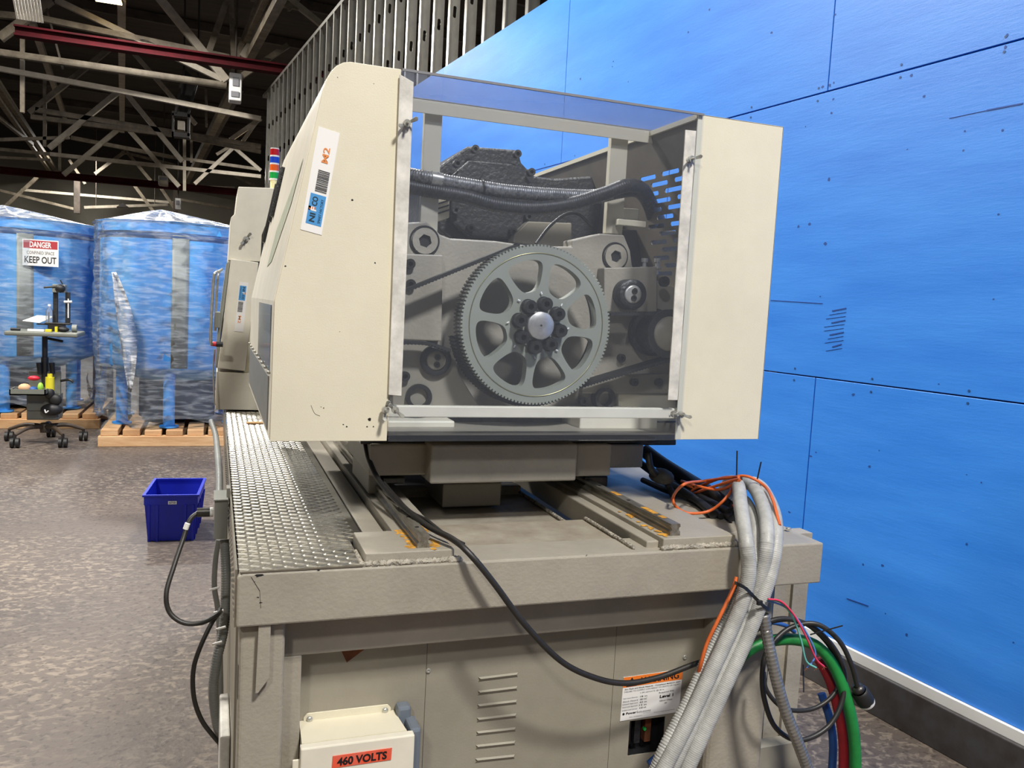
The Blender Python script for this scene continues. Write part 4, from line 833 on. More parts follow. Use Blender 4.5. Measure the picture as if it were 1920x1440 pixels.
a5 = U(740, 640, 'y', YW + .04); belt([(a5.x, a5.z), (U(800, 642, 'y', YW + .04).x, U(800, 642, 'y', YW + .04).z), (U(845, 656, 'y', YW + .04).x, U(845, 656, 'y', YW + .04).z)], .03, 'idler_belt')
# black servo motors behind the plate
YM = 2.3
mo = pp([(800, 330), (850, 292), (878, 274), (972, 281), (978, 305), (1002, 330), (1040, 335), (1110, 330), (1130, 380), (1120, 440), (1075, 462), (850, 458), (822, 430), (822, 345)], YM, .5, 'motor_casing', 'motor_black', .006)
pp([(846, 330), (880, 300), (970, 308), (998, 345), (990, 420), (960, 447), (880, 444), (846, 415)], YM - .03, .035, 'motor_end_plate', 'motor_black', .004)
q = U(927, 353, 'y', YM - .03); MB().lathe(q, (0, -1, 0), [(0, .052), (.012, .05), (.014, .0001)], 36).build('shaft_cover', 'motor_black', drv)
for (x, y) in ((888, 281), (855, 308), (967, 290), (993, 324), (852, 395), (880, 428), (959, 435), (988, 407)): socket_bolt(U(x, y, 'y', YM - .03), (0, -1, 0), .011, .02, drv, m='motor_black')
pp([(990, 415), (1072, 418), (1072, 470), (962, 455), (965, 440)], YM - .06, .05, 'motor_bracket', 'bed_panel')
pp([(1165, 360), (1220, 352), (1238, 400), (1240, 470), (1165, 470)], YM, .35, 'motor_casing', 'motor_black', .008)
pp([(1150, 430), (1275, 432), (1275, 545), (1185, 540)], YM - .15, .05, 'rear_plate', 'motor_black', .004)
pp([(812, 372), (843, 368), (843, 408), (815, 418)], 2.2, .03, 'vented_cover', 'cream')
for i in range(3): pp([(817, 382 + i * 9), (842, 374 + i * 9), (842, 377 + i * 9), (817, 385 + i * 9)], 2.195, .006, 'vent_slot', 'black', 0)
pp([(1143, 388), (1200, 392), (1196, 412), (1160, 410), (1158, 440), (1143, 440)], 2.02, .02, 'cable_bracket', 'cream')
MB().tube([U(1005, 457, 'y', 2.0), U(1030, 425, 'y', 2.05), U(1060, 402, 'y', 2.1), U(1085, 402, 'y', 2.15), U(1110, 425, 'y', 2.15)], .0045, 8).build('sensor_cable', 'cable_black', drv)
# cast saddle and carriage under the hood
YS = 1.94
def blk_(x0, y0, x1, y1, Y, dep, nm, m='bed_paint', bv=.005):
    a = U(x0, y1, 'y', Y); b = U(x1, y0, 'y', Y); return MB().box(a, (b.x, Y + dep, b.z)).build(nm, m, drv, bevel=bv)
blk_(676, 821, 1230, 833, YS + .02, .5, 'top_slab', 'dark_steel', .002)
blk_(806, 833, 1084, 908, YS - .05, .4, 'saddle_block')
blk_(692, 833, 812, 893, YS, .35, 'saddle_wing'); blk_(1078, 833, 1148, 894, YS, .35, 'saddle_wing'); blk_(1140, 833, 1208, 878, YS + .05, .3, 'saddle_wing')
blk_(690, 880, 714, 926, YS + .04, .25, 'carriage_bearing', 'bed_panel', .003); blk_(718, 895, 760, 908, YS + .04, .25, 'carriage_bearing', 'dark_steel', .003)
blk_(829, 905, 941, 952, YS + .12, .2, 'nut_column', 'bed_panel', .004)
blk_(1096, 893, 1140, 914, YS + .04, .25, 'carriage_bearing', 'dark_steel', .003)
# braided conduits across the drive
br_ = thing('braided_conduit', tuple(U(790, 340, 'y', 1.95)), 'upper grey braided conduit strapped across the top of the drive', 'conduit', 'braided conduits')
def braided(pts, r, par, m='hose_dark'):
    MB().tube([U(*p) for p in pts], r, 14, .008, ridge=.06, pitch=.006).build('sleeve', m, par)
mat('hose_dark', (150, 150, 148), .4, metal=.3, rgb2=(78, 78, 82), vscale=120); mat('hose_dark2', (70, 70, 72), .45, metal=.2, rgb2=(44, 44, 46), vscale=90)
braided([(740, 322, 'y', 2.02), (790, 332, 'y', 1.99), (850, 343, 'y', 1.98), (910, 353, 'y', 1.975), (960, 360, 'y', 1.97), (1040, 366, 'y', 1.97), (1110, 368, 'y', 1.97), (1150, 360, 'y', 1.95)], .0165, br_)
a = U(822, 337, 'y', 1.965); MB().cyl(U(808, 335, 'y', 1.984), U(828, 339, 'y', 1.984), .019, 16).build('strap_clamp', 'zinc', br_)
for (x, y) in ((905, 352), (1004, 364)): MB().cyl(U(x - 1.5, y, 'y', 1.972), U(x + 1.5, y, 'y', 1.972), .0185, 16).build('cable_tie', 'black', br_)
b2 = thing('braided_conduit', tuple(U(790, 360, 'y', 1.95)), 'lower dark conduit sagging below the braided one over the drive', 'conduit', 'braided conduits')
braided([(740, 345, 'y', 2.0), (800, 356, 'y', 1.99), (870, 368, 'y', 1.97), (930, 384, 'y', 1.965), (1000, 390, 'y', 1.96), (1070, 382, 'y', 1.95), (1130, 364, 'y', 1.93), (1175, 348, 'y', 1.93), (1205, 355, 'y', 1.97), (1225, 390, 'y', 2.05), (1240, 420, 'y', 2.15)], .0165, b2, 'hose_dark2')
b3 = thing('braided_conduit', tuple(U(1150, 370, 'y', 1.95)), 'short dark conduit bending down at the right behind the clear sheet', 'conduit', 'braided conduits')
braided([(1120, 372, 'y', 1.99), (1160, 362, 'y', 1.96), (1195, 360, 'y', 1.97), (1215, 385, 'y', 2.03), (1225, 420, 'y', 2.1)], .014, b3, 'hose_dark2')
# ================================================================= hoses and cables outside
def hose(name, lab, pts, r, m, cat='hose', group=None, ridge=0, pitch=.006, ends=None, seg=12):
    P = [U(*p) if isinstance(p, tuple) else p for p in pts]
    mb = MB().tube(P, r, seg, max(.006, r * .8), ridge=ridge, pitch=pitch); o = mb.build(name, m, None, base=tuple(P[0]))
    return tag(o, lab, cat, group)
G = 'grey hoses strapped over the right end of the bed'
hose('grey_hose', 'frontmost grey hose, leftmost at the top of the strapped bundle', [(1352, 925, 'y', 2.15), (1366, 905, 'y', 1.9), (1383, 908, 'y', 1.72), (1389, 950, 'y', 1.57), (1398, 1010, 'y', 1.472), (1404, 1062, 'y', 1.455), (1397, 1110, 'y', 1.45), (1375, 1170, 'y', 1.45), (1338, 1250, 'y', 1.44), (1296, 1340, 'y', 1.43), (1250, 1430, 'y', 1.42), (1225, 1480, 'y', 1.42)], .0158, 'hose_grey', 'hose', G, .04, .004)
hose('grey_hose', 'grey hose seen between two others, half hidden behind the frontmost', [(1372, 950, 'y', 2.1), (1388, 935, 'y', 1.85), (1405, 952, 'y', 1.66), (1416, 990, 'y', 1.54), (1418, 1040, 'y', 1.487), (1408, 1090, 'y', 1.485), (1380, 1150, 'y', 1.485), (1340, 1225, 'y', 1.48), (1290, 1320, 'y', 1.47), (1236, 1430, 'y', 1.46)], .0138, 'hose_grey', 'hose', G, .05, .004)
hose('grey_hose', 'grey hose second from the right at the top of the bundle', [(1362, 928, 'y', 2.2), (1385, 908, 'y', 1.9), (1408, 908, 'y', 1.74), (1430, 948, 'y', 1.58), (1438, 1005, 'y', 1.48), (1430, 1065, 'y', 1.468), (1412, 1125, 'y', 1.47), (1375, 1205, 'y', 1.465), (1330, 1295, 'y', 1.455), (1278, 1400, 'y', 1.44), (1250, 1460, 'y', 1.44)], .0158, 'hose_grey', 'hose', G, .04, .004)
hose('grey_hose', 'outermost grey hose on the right side of the strapped bundle', [(1372, 930, 'y', 2.25), (1400, 906, 'y', 1.95), (1426, 914, 'y', 1.74), (1449, 958, 'y', 1.58), (1454, 1010, 'y', 1.49), (1445, 1070, 'y', 1.465), (1427, 1125, 'y', 1.455), (1398, 1200, 'y', 1.45), (1352, 1300, 'y', 1.44), (1302, 1410, 'y', 1.43), (1280, 1460, 'y', 1.43)], .0165, 'hose_grey', 'hose', G, .04, .004)
hose('ribbed_hose', 'thinner ribbed grey hose at the left edge of the bundle, below the tie', [(1398, 1095, 'y', 1.49), (1372, 1150, 'y', 1.488), (1335, 1215, 'y', 1.48), (1298, 1300, 'y', 1.46), (1250, 1395, 'y', 1.44), (1228, 1445, 'y', 1.44)], .0125, 'hose_grey', 'hose', None, .12, .006)
hose('steel_flex_conduit', 'loose corrugated steel conduit hanging right of the grey hoses', [(1432, 1152, 'y', 1.46), (1438, 1190, 'y', 1.455), (1450, 1250, 'y', 1.44), (1470, 1325, 'y', 1.43), (1497, 1395, 'y', 1.42), (1525, 1470, 'y', 1.42)], .0115, 'steel_flex', 'conduit', None, .16, .0085)
def ring_tie(lab, c, r, ax, tail=None):
    t = thing('cable_tie', tuple(c), lab, 'cable tie'); ax = V(ax).normalized(); a = ax.orthogonal().normalized(); b = ax.cross(a)
    return t, a, b
ct = thing('cable_tie', tuple(U(1410, 1120, 'y', 1.43)), 'black cable tie cinched round the grey hose bundle over the beam edge', 'cable tie')
P = [U(1377, 1092, 'y', 1.475), U(1383, 1095, 'y', 1.43), U(1398, 1103, 'y', 1.425), U(1413, 1118, 'y', 1.435), U(1428, 1133, 'y', 1.43), U(1440, 1142, 'y', 1.445), U(1442, 1143, 'y', 1.48)]
mb = MB(); PP = catmull(P, .006)
for p_, q_ in zip(PP, PP[1:]): mb.obox(p_, q_, .0015, .007, (0, 0, 1))
mb.build('strap', 'black', ct); q = U(1424, 1130, 'y', 1.425); MB().box(q - V((.006, .004, .005)), q + V((.006, .003, .005))).build('tie_head', 'black', ct, bevel=.001)
for (x0, y0, x1, y1, Y0, Y1, l) in ((1381, 897, 1382, 845, 1.72, 1.72, 'black cable tie with a tail standing straight up above the hoses'), (1418, 907, 1427, 866, 1.72, 1.7, 'black cable tie with a tail leaning right above the hoses')):
    ct = thing('cable_tie', tuple(U(x0, y0, 'y', Y0)), l, 'cable tie'); a = U(x0, y0, 'y', Y0); b = U(x1, y1, 'y', Y1); MB().obox(a, b, .0035, .0014, (0, 1, 0)).build('tie_tail', 'black', ct)
    MB().box(a - V((.006, .018, .004)), a + V((.005, .0, .006))).build('tie_head', 'black', ct, bevel=.001)
hose('orange_cable', 'thin orange cable looped beside the top of the grey hoses', [(1462, 985, 'y', 1.5), (1448, 935, 'y', 1.58), (1432, 910, 'y', 1.66), (1400, 893, 'y', 1.7), (1365, 896, 'y', 1.75), (1318, 902, 'y', 1.85), (1283, 908, 'z', 1.10), (1263, 930, 'z', 1.05), (1266, 948, 'z', 1.03), (1290, 962, 'z', 1.02), (1330, 958, 'z', 1.025), (1360, 935, 'z', 1.06), (1370, 915, 'y', 1.75), (1340, 920, 'y', 1.85), (1300, 915, 'y', 1.92), (1278, 902, 'y', 1.94), (1310, 912, 'y', 1.82), (1350, 918, 'y', 1.76), (1385, 902, 'y', 1.68), (1378, 900, 'y', 1.7), (1330, 915, 'y', 1.8), (1297, 926, 'y', 1.9), (1300, 918, 'y', 1.9), (1350, 897, 'y', 1.82), (1385, 894, 'y', 1.7)], .0038, 'cable_orange', 'cable', seg=8)
hose('orange_cable', 'thin orange cable running down the left side of the hose bundle', [(1381, 1082, 'y', 1.47), (1374, 1105, 'y', 1.465), (1350, 1155, 'y', 1.46), (1326, 1205, 'y', 1.46), (1314, 1245, 'y', 1.46), (1306, 1275, 'y', 1.475)], .0042, 'cable_orange', 'cable', seg=8)
hose('orange_cable', 'short orange cable end curling left of the grey hoses', [(1374, 948, 'y', 1.75), (1380, 955, 'y', 1.7), (1388, 975, 'y', 1.68)], .004, 'cable_orange', 'cable', seg=8)
hose('black_cable', 'long black cable sagging from the rail across the base front', [(684, 826, 'y', 2.0), (692, 862, 'y', 1.95), (712, 903, 'y', 1.87), (750, 945, 'y', 1.73), (800, 985, 'y', 1.6), (850, 1012, 'y', 1.515), (882, 1040, 'y', 1.478), (925, 1092, 'y', 1.465), (985, 1172, 'y', 1.46), (1050, 1238, 'y', 1.47), (1110, 1269, 'y', 1.48), (1170, 1281, 'y', 1.49), (1235, 1270, 'y', 1.5), (1300, 1246, 'y', 1.51), (1330, 1238, 'y', 1.52)], .0062, 'cable_black', 'cable')
hose('thin_cable', 'thinner black cable running beside the long one over the rail pad', [(720, 905, 'y', 1.88), (765, 955, 'y', 1.72), (800, 975, 'y', 1.63), (835, 1002, 'y', 1.56), (870, 1020, 'y', 1.513)], .0035, 'cable_black', 'cable', seg=8)
# dark hoses lying on the right deck
for i, (pts, r, lb_) in enumerate([
    ([(1208, 845, 1.10), (1245, 872, 1.07), (1290, 900, 1.045), (1330, 925, 1.035), (1362, 950, 1.02)], .021, 'thickest black hose lying along the right deck below the plywood'),
    ([(1200, 868, 1.06), (1230, 890, 1.04), (1270, 915, 1.03), (1310, 940, 1.02), (1338, 965, 1.014)], .011, 'black hose beside the thickest one on the right deck'),
    ([(1205, 900, 1.02), (1250, 920, 1.018), (1300, 935, 1.018), (1340, 955, 1.016), (1352, 968, 1.012)], .008, 'thin black cable crossing the right deck toward the grey hoses'),
    ([(1270, 912, 1.016), (1310, 932, 1.016), (1345, 953, 1.016), (1372, 972, 1.016)], .009, 'black cable lying just left of the orange loops on the right deck'),
    ([(1240, 885, 1.03), (1290, 920, 1.022), (1330, 942, 1.022), (1368, 962, 1.022)], .012, 'black hose running under the orange loops to the grey hoses'),
    ([(1215, 850, 1.14), (1222, 880, 1.10), (1250, 905, 1.05), (1262, 930, 1.015)], .009, 'black cable dropping from the saddle onto the right deck')]):
    hose('black_hose', lb_, [U(x, y, 'z', z) for x, y, z in pts], r, 'rubber')
lump = U(1240, 893, 'z', 1.075); tag(MB().sphere(lump, .03, 14, (1, 1.5, .7)).build('tape_bundle', 'sheet_dark', None), 'dark taped bundle lump among the black hoses', 'bundle')
# right tangle
hose('green_hose', 'green hose arching out right of the bundle and down', [(1380, 1245, 'y', 1.53), (1400, 1222, 'y', 1.53), (1440, 1203, 'y', 1.53), (1490, 1199, 'y', 1.52), (1535, 1214, 'y', 1.5), (1568, 1258, 'y', 1.48), (1590, 1320, 'y', 1.46), (1602, 1390, 'y', 1.45), (1604, 1470, 'y', 1.45)], .0135, 'hose_green')
hose('red_hose', 'dark red hose hanging down left of the green one', [(1535, 1235, 'y', 1.53), (1556, 1275, 'y', 1.51), (1572, 1330, 'y', 1.49), (1582, 1390, 'y', 1.48), (1582, 1470, 'y', 1.48)], .0125, 'hose_red')
hose('blue_hose', 'dark blue hose hanging down left of the red one', [(1540, 1300, 'y', 1.54), (1556, 1350, 'y', 1.52), (1562, 1400, 'y', 1.51), (1558, 1470, 'y', 1.51)], .0095, 'hose_blue')
hose('blue_tube', 'blue tube with an open end at the bottom below the label', [(1216, 1432, 'y', 1.57), (1240, 1410, 'y', 1.575), (1262, 1385, 'y', 1.58), (1300, 1320, 'y', 1.585)], .007, 'hose_blue')
hose('coiled_cable', 'black cord coiled in a large ring with a plug beside the base', [(1392, 1218, 'y', 1.5), (1420, 1178, 'y', 1.5), (1470, 1160, 'y', 1.5), (1530, 1180, 'y', 1.49), (1575, 1235, 'y', 1.48), (1582, 1300, 'y', 1.46), (1555, 1360, 'y', 1.45), (1500, 1388, 'y', 1.45), (1455, 1365, 'y', 1.46), (1433, 1310, 'y', 1.47), (1430, 1255, 'y', 1.48), (1442, 1215, 'y', 1.49), (1480, 1178, 'y', 1.5), (1530, 1170, 'y', 1.48), (1572, 1200, 'y', 1.46), (1596, 1245, 'y', 1.45), (1608, 1290, 'y', 1.45)], .0058, 'cable_black', 'cable')
hose('coiled_cable', 'black cord making the smaller inner loop of the coil', [(1400, 1200, 'y', 1.54), (1440, 1168, 'y', 1.53), (1500, 1165, 'y', 1.52), (1550, 1205, 'y', 1.5), (1576, 1262, 'y', 1.49), (1560, 1305, 'y', 1.48), (1520, 1330, 'y', 1.48), (1470, 1328, 'y', 1.48), (1438, 1295, 'y', 1.49), (1432, 1260, 'y', 1.5)], .005, 'cable_black', 'cable')
hose('blue_cable', 'blue cable end curving behind the steel conduit', [(1405, 1185, 'y', 1.58), (1435, 1168, 'y', 1.57), (1470, 1172, 'y', 1.56), (1490, 1185, 'y', 1.56)], .005, 'hose_blue', 'cable')
for (nm, m, l, pts) in (('wire_end', 'wire_pink', 'pink wire fanning out from the cable tie with bare end', [(1440, 1123), (1465, 1128), (1490, 1155), (1512, 1195), (1530, 1235), (1545, 1250)]), ('wire_end', 'wire_teal', 'teal wire fanning out from the cable tie with bare end', [(1440, 1124), (1468, 1132), (1490, 1165), (1503, 1205), (1512, 1240), (1530, 1252)]), ('wire_end', 'wire_blue', 'pale blue wire fanning out from the cable tie with bare end', [(1440, 1126), (1475, 1140), (1505, 1175), (1528, 1220), (1524, 1240), (1512, 1252)])):
    Y = {'wire_pink': 1.43, 'wire_teal': 1.435, 'wire_blue': 1.44}[m]
    o = hose(nm, l, [(x, y, 'y', Y) for x, y in pts], .0022, m, 'wire', seg=6); e_ = U(*pts[-1], 'y', Y)
    for i in range(4): MB().tube([e_, e_ + V((.006 * math.cos(i * 1.5), -.002, -.002 - .004 * math.sin(i)))], .0006, 4).build('bare_strand', 'copper', o)
pl = thing('power_plug', tuple(U(1605, 1290, 'y', 1.45)), 'black round power plug hanging at the right of the coiled cord', 'plug')
a = U(1606, 1287, 'y', 1.45); b = U(1635, 1335, 'y', 1.45); d = (b - a).normalized()
MB().lathe(a, d, [(0, .006), (.003, .014), (.012, .015), (.014, .012), (.014, .001)], 20).build('cord_grip', 'dark_steel', pl); MB().lathe(a + d * .014, d, [(0, .016), (.004, .020), (.034, .021), (.036, .001)], 20).build('plug_body', 'rubber', pl)
MB().lathe(a + d * .05, d, [(0, .021), (.003, .0205), (.007, .0195), (.007, .0001)], 20).build('plug_face', 'white_print', pl)
for (x0, y0, x1, y1, l) in ((1519, 1190, 1580, 1173, 'black cable tie tail sticking out to the right above the coil'), (1506, 1246, 1507, 1298, 'thin black tie tail hanging down inside the cord coil')): tag(MB().obox(U(x0, y0, 'y', 1.46), U(x1, y1, 'y', 1.44), .003, .0012, (0, 1, 0)).build('tie_tail', 'black'), l, 'cable tie')
# ================================================================= left side of the bed
jb = thing('junction_box', tuple(U(415, 1010, 'y', 2.1)), 'grey junction box on the left side of the bed', 'box')
a = U(401, 1012, 'y', 2.1); b = U(428, 938, 'y', 2.1); MB().box(a, (b.x, 2.2, b.z)).build('body', 'jbox_grey', jb, bevel=.002); MB().box((a.x - .002, 2.095, b.z), (b.x, 2.2, b.z + .003)).build('lid', 'jbox_grey', jb)
q = U(400, 960, 'y', 2.13); MB().cyl(q, q + V((-.008, 0, 0)), .012, 14).build('clear_nut', 'clear_nut', jb); MB().cyl(q + V((-.006, 0, 0)), q + V((-.038, 0, 0)), .0115, 14).build('cord_connector', 'dark_steel', jb)
MB().box((b.x - .004, 2.12, b.z), (b.x + .004, 2.16, b.z + .025)).build('mount_clip', 'zinc', jb)
LY = 2.05
hose('left_conduit', 'grey flexible conduit hanging from the junction box to the floor', [(421, 1012, 'y', 2.13), (423, 1050, 'y', 2.12), (424, 1100, 'y', 2.1), (419, 1180, 'y', 2.08), (407, 1235, 'y', 2.06), (400, 1290, 'y', 2.05), (405, 1345, 'y', 2.05), (416, 1390, 'y', 2.05), (426, 1450, 'y', 2.1)], .0115, 'conduit_grey', 'conduit', None, .08, .006)
hose('left_conduit', 'thinner grey conduit behind, reappearing left of the flexible one', [(410, 1012, 'y', 2.2), (404, 1050, 'y', 2.2), (402, 1100, 'y', 2.2), (408, 1140, 'y', 2.2), (412, 1200, 'y', 2.2), (414, 1300, 'y', 2.2), (414, 1360, 'y', 2.2)], .007, 'conduit_grey', 'conduit')
hose('metal_conduit', 'smooth grey conduit running back along the bed above the junction box', [(411, 937, 'y', 2.2), (411, 890, 'y', 2.45), (408, 850, 'y', 2.8), (404, 815, 'y', 3.2), (398, 796, 'y', 3.35), (396, 790, 'y', 3.45)], .010, 'conduit_grey', 'conduit')
hose('side_cable', 'black cord bowing out from the junction box over the floor', [(373, 960, 'y', 2.13), (356, 975, 'y', 2.12), (343, 1012, 'y', 2.1), (326, 1062, 'y', 2.06), (312, 1112, 'y', 2.03), (318, 1148, 'y', 2.02), (345, 1168, 'y', 2.01), (380, 1167, 'y', 2.01), (408, 1152, 'y', 2.02), (413, 1143, 'y', 2.05)], .0058, 'cable_black', 'cable', seg=10)
hose('side_cable', 'black cord bowing down from the conduit tie to the floor', [(414, 1145, 'y', 2.04), (396, 1170, 'y', 2.02), (372, 1222, 'y', 2.0), (362, 1262, 'y', 2.0), (364, 1310, 'y', 2.0), (378, 1350, 'y', 2.0), (400, 1380, 'y', 2.0), (418, 1400, 'y', 2.02)], .0055, 'cable_black', 'cable', seg=10)
tg = thing('hose_clip', tuple(U(350, 985, 'y', 2.1)), 'small white tag wrapped on the left black cord', 'tag'); MB().cyl(U(352, 981, 'y', 2.11), U(348, 992, 'y', 2.11), .0066, 10).build('band', 'white_print', tg)
for (x, y, lb_) in ((403, 1104, 'topmost white tie wrap on the conduits below the junction box'), (415, 1178, 'white tie wrap on the flexible conduit just below where the cables cross'), (408, 1206, 'lowest white tie wrap on the left conduits'), (411, 1147, 'white tie wrap where the two black side cables meet')):
    q = U(x, y, 'y', 2.04); tag(MB().cyl(q + V((-.012, 0, -.002)), q + V((.01, 0, .003)), .003, 8).build('tie_wrap', 'white_print'), lb_, 'cable tie', 'white tie wraps on the left conduits')
wp = MB().box((U(414, 1300, 'y', 1.9).x - .002, 1.75, 0), (bl + .001, 1.95, U(420, 1318, 'y', 1.9).z)).build('pale_corner_cover', 'worn_white', bed, bevel=.004)
mb = MB(); a = U(446, 1240, 'y', 1.54); b = U(455, 1305, 'y', 1.54); mb.box((a.x, 1.525, b.z), (b.x, 1.545, a.z)); mb.build('door_latch', 'dark_steel', bed, bevel=.002)
MB().cyl((a.x + .004, 1.53, a.z), (a.x + .004, 1.53, a.z + .02), .004, 8).build('latch_rod', 'zinc', bed)
# small wooden scrap on the tread plate
q = U(478, 795, 'z', ZT + .005); tag(MB().obox(q + V((-.03, 0, .004)), q + V((.035, .01, .004)), .025, .006).build('wood_scrap', 'pine_dark', None, bevel=.001), 'small brown wooden scrap lying on the tread plate', 'scrap')
# ================================================================= blue crate on the floor
c0 = U(277, 1015, 'z', 0); c1 = U(363, 1013, 'z', 0); ux = (c1 - c0); W_ = ux.length; ux.normalize(); uy = V((-ux.y, ux.x, 0)); uz = V((0, 0, 1)); Hc = .285; Dp = .42
cr = thing('blue_crate', tuple(c0 + ux * W_ / 2 + uy * Dp / 2), 'empty royal blue plastic crate on the concrete floor', 'crate')
def cp(a, b, c): return c0 + ux * a + uy * b + uz * c
t_ = .02
def cw(pb, pt, ext, nm): return MB().add
def wall(a0, b0, a1, b1, nm):   # tapered wall between two floor points, wider at the top
    k = .022; A0 = cp(a0, b0, 0); A1 = cp(a1, b1, 0); cx_, cy_ = W_ / 2, Dp / 2
    g = lambda a, b, z: cp(a + (1 if a > cx_ else -1) * k * z / Hc, b + (1 if b > cy_ else -1) * k * z / Hc, z)
    P0 = [g(a0, b0, .004), g(a1, b1, .004), g(a1, b1, Hc), g(a0, b0, Hc)]; n_ = ((P0[1] - P0[0]).cross(P0[2] - P0[0])).normalized()
    ctr = cp(cx_, cy_, .1); n_ = n_ if (ctr - P0[0]).dot(n_) > 0 else -n_
    return MB().prism(P0, n_ * .004).build(nm, 'crate_blue', cr)
wall(0, 0, W_, 0, 'front_wall'); wall(0, Dp, W_, Dp, 'back_wall'); wall(0, 0, 0, Dp, 'side_wall'); wall(W_, 0, W_, Dp, 'side_wall')
MB().prism([cp(0, 0, .002), cp(W_, 0, .002), cp(W_, Dp, .002), cp(0, Dp, .002)], uz * .004).build('crate_floor', 'crate_blue', cr)
k = .03; o4 = [cp(-k, -k, Hc - .01), cp(W_ + k, -k, Hc - .01), cp(W_ + k, Dp + k, Hc - .01), cp(-k, Dp + k, Hc - .01)]; kk = .014; i4 = [cp(-kk, -kk, Hc - .01), cp(W_ + kk, -kk, Hc - .01), cp(W_ + kk, Dp + kk, Hc - .01), cp(-kk, Dp + kk, Hc - .01)]
MB().holed(o4, [i4], uz * .012).build('rim', 'crate_blue', cr, bevel=.002)
def band(z, h, out, nm='rib'):
    kz = .022 * z / Hc; return MB().holed([cp(-kz - out, -kz - out, z), cp(W_ + kz + out, -kz - out, z), cp(W_ + kz + out, Dp + kz + out, z), cp(-kz - out, Dp + kz + out, z)], [[cp(-kz + .002, -kz + .002, z), cp(W_ + kz - .002, -kz + .002, z), cp(W_ + kz - .002, Dp + kz - .002, z), cp(-kz + .002, Dp + kz - .002, z)]], uz * h).build(nm, 'crate_blue', cr, bevel=.001)
band(Hc - .06, .05, .004, 'collar')
for a in (.0, .045, W_ - .055, W_ - .012): MB().prism([cp(a, -.012, 0), cp(a + .012, -.012, 0), cp(a + .014, -.03, Hc - .06), cp(a - .002, -.03, Hc - .06)], uy * .012).build('corner_rib', 'crate_blue', cr)
for b in (.02, Dp * .33, Dp * .66, Dp - .03): MB().prism([cp(W_ + .006, b, 0), cp(W_ + .006, b + .012, 0), cp(W_ + .028, b + .012, Hc - .06), cp(W_ + .028, b, Hc - .06)], -ux * .012).build('side_rib', 'crate_blue', cr)
label(cr, 'crate_tag', cp(W_ * .44, -.0265, Hc - .045 - .01), ux * .048, uz * .02, 'white_print', [], [('6710', .15, .2, .85, .8, 'ink', .02)], lab='small white number tag on the front')
# ================================================================= pallets
def pallet(f0, width, depth, lab, nb, edges=None):
    t = thing('pallet', tuple(f0 + V((width / 2, depth / 2, 0))), lab, 'pallet', 'pine pallets under the tanks')
    for j in range(3):
        y_ = f0.y + j * (depth - .09) / 2; MB().box((f0.x, y_, 0), (f0.x + width, y_ + .09, .10)).build('stringer', 'pine', t, bevel=.004, seg=1)
    for i in range(nb):
        w_ = .15; x_ = f0.x + .02 + i * (width - .04 - w_) / (nb - 1)
        MB().box((x_, f0.y + .01 + random.uniform(0, .02), .102), (x_ + w_, f0.y + depth, .155 + random.uniform(-.004, .006))).build('deck_board', 'pine_dark' if i % 2 else 'pine', t, bevel=.004, seg=1)
    return t
pf2 = U(183, 838, 'z', 0); pallet(pf2, 1.52, 1.45, 'pine pallet under the right wrapped tank', 8)
pf1 = U(187, 804, 'z', 0); pallet(pf1 + V((-1.5, 0, 0)), 1.5, 1.45, 'pine pallet under the left wrapped tank, behind the work stand', 8)
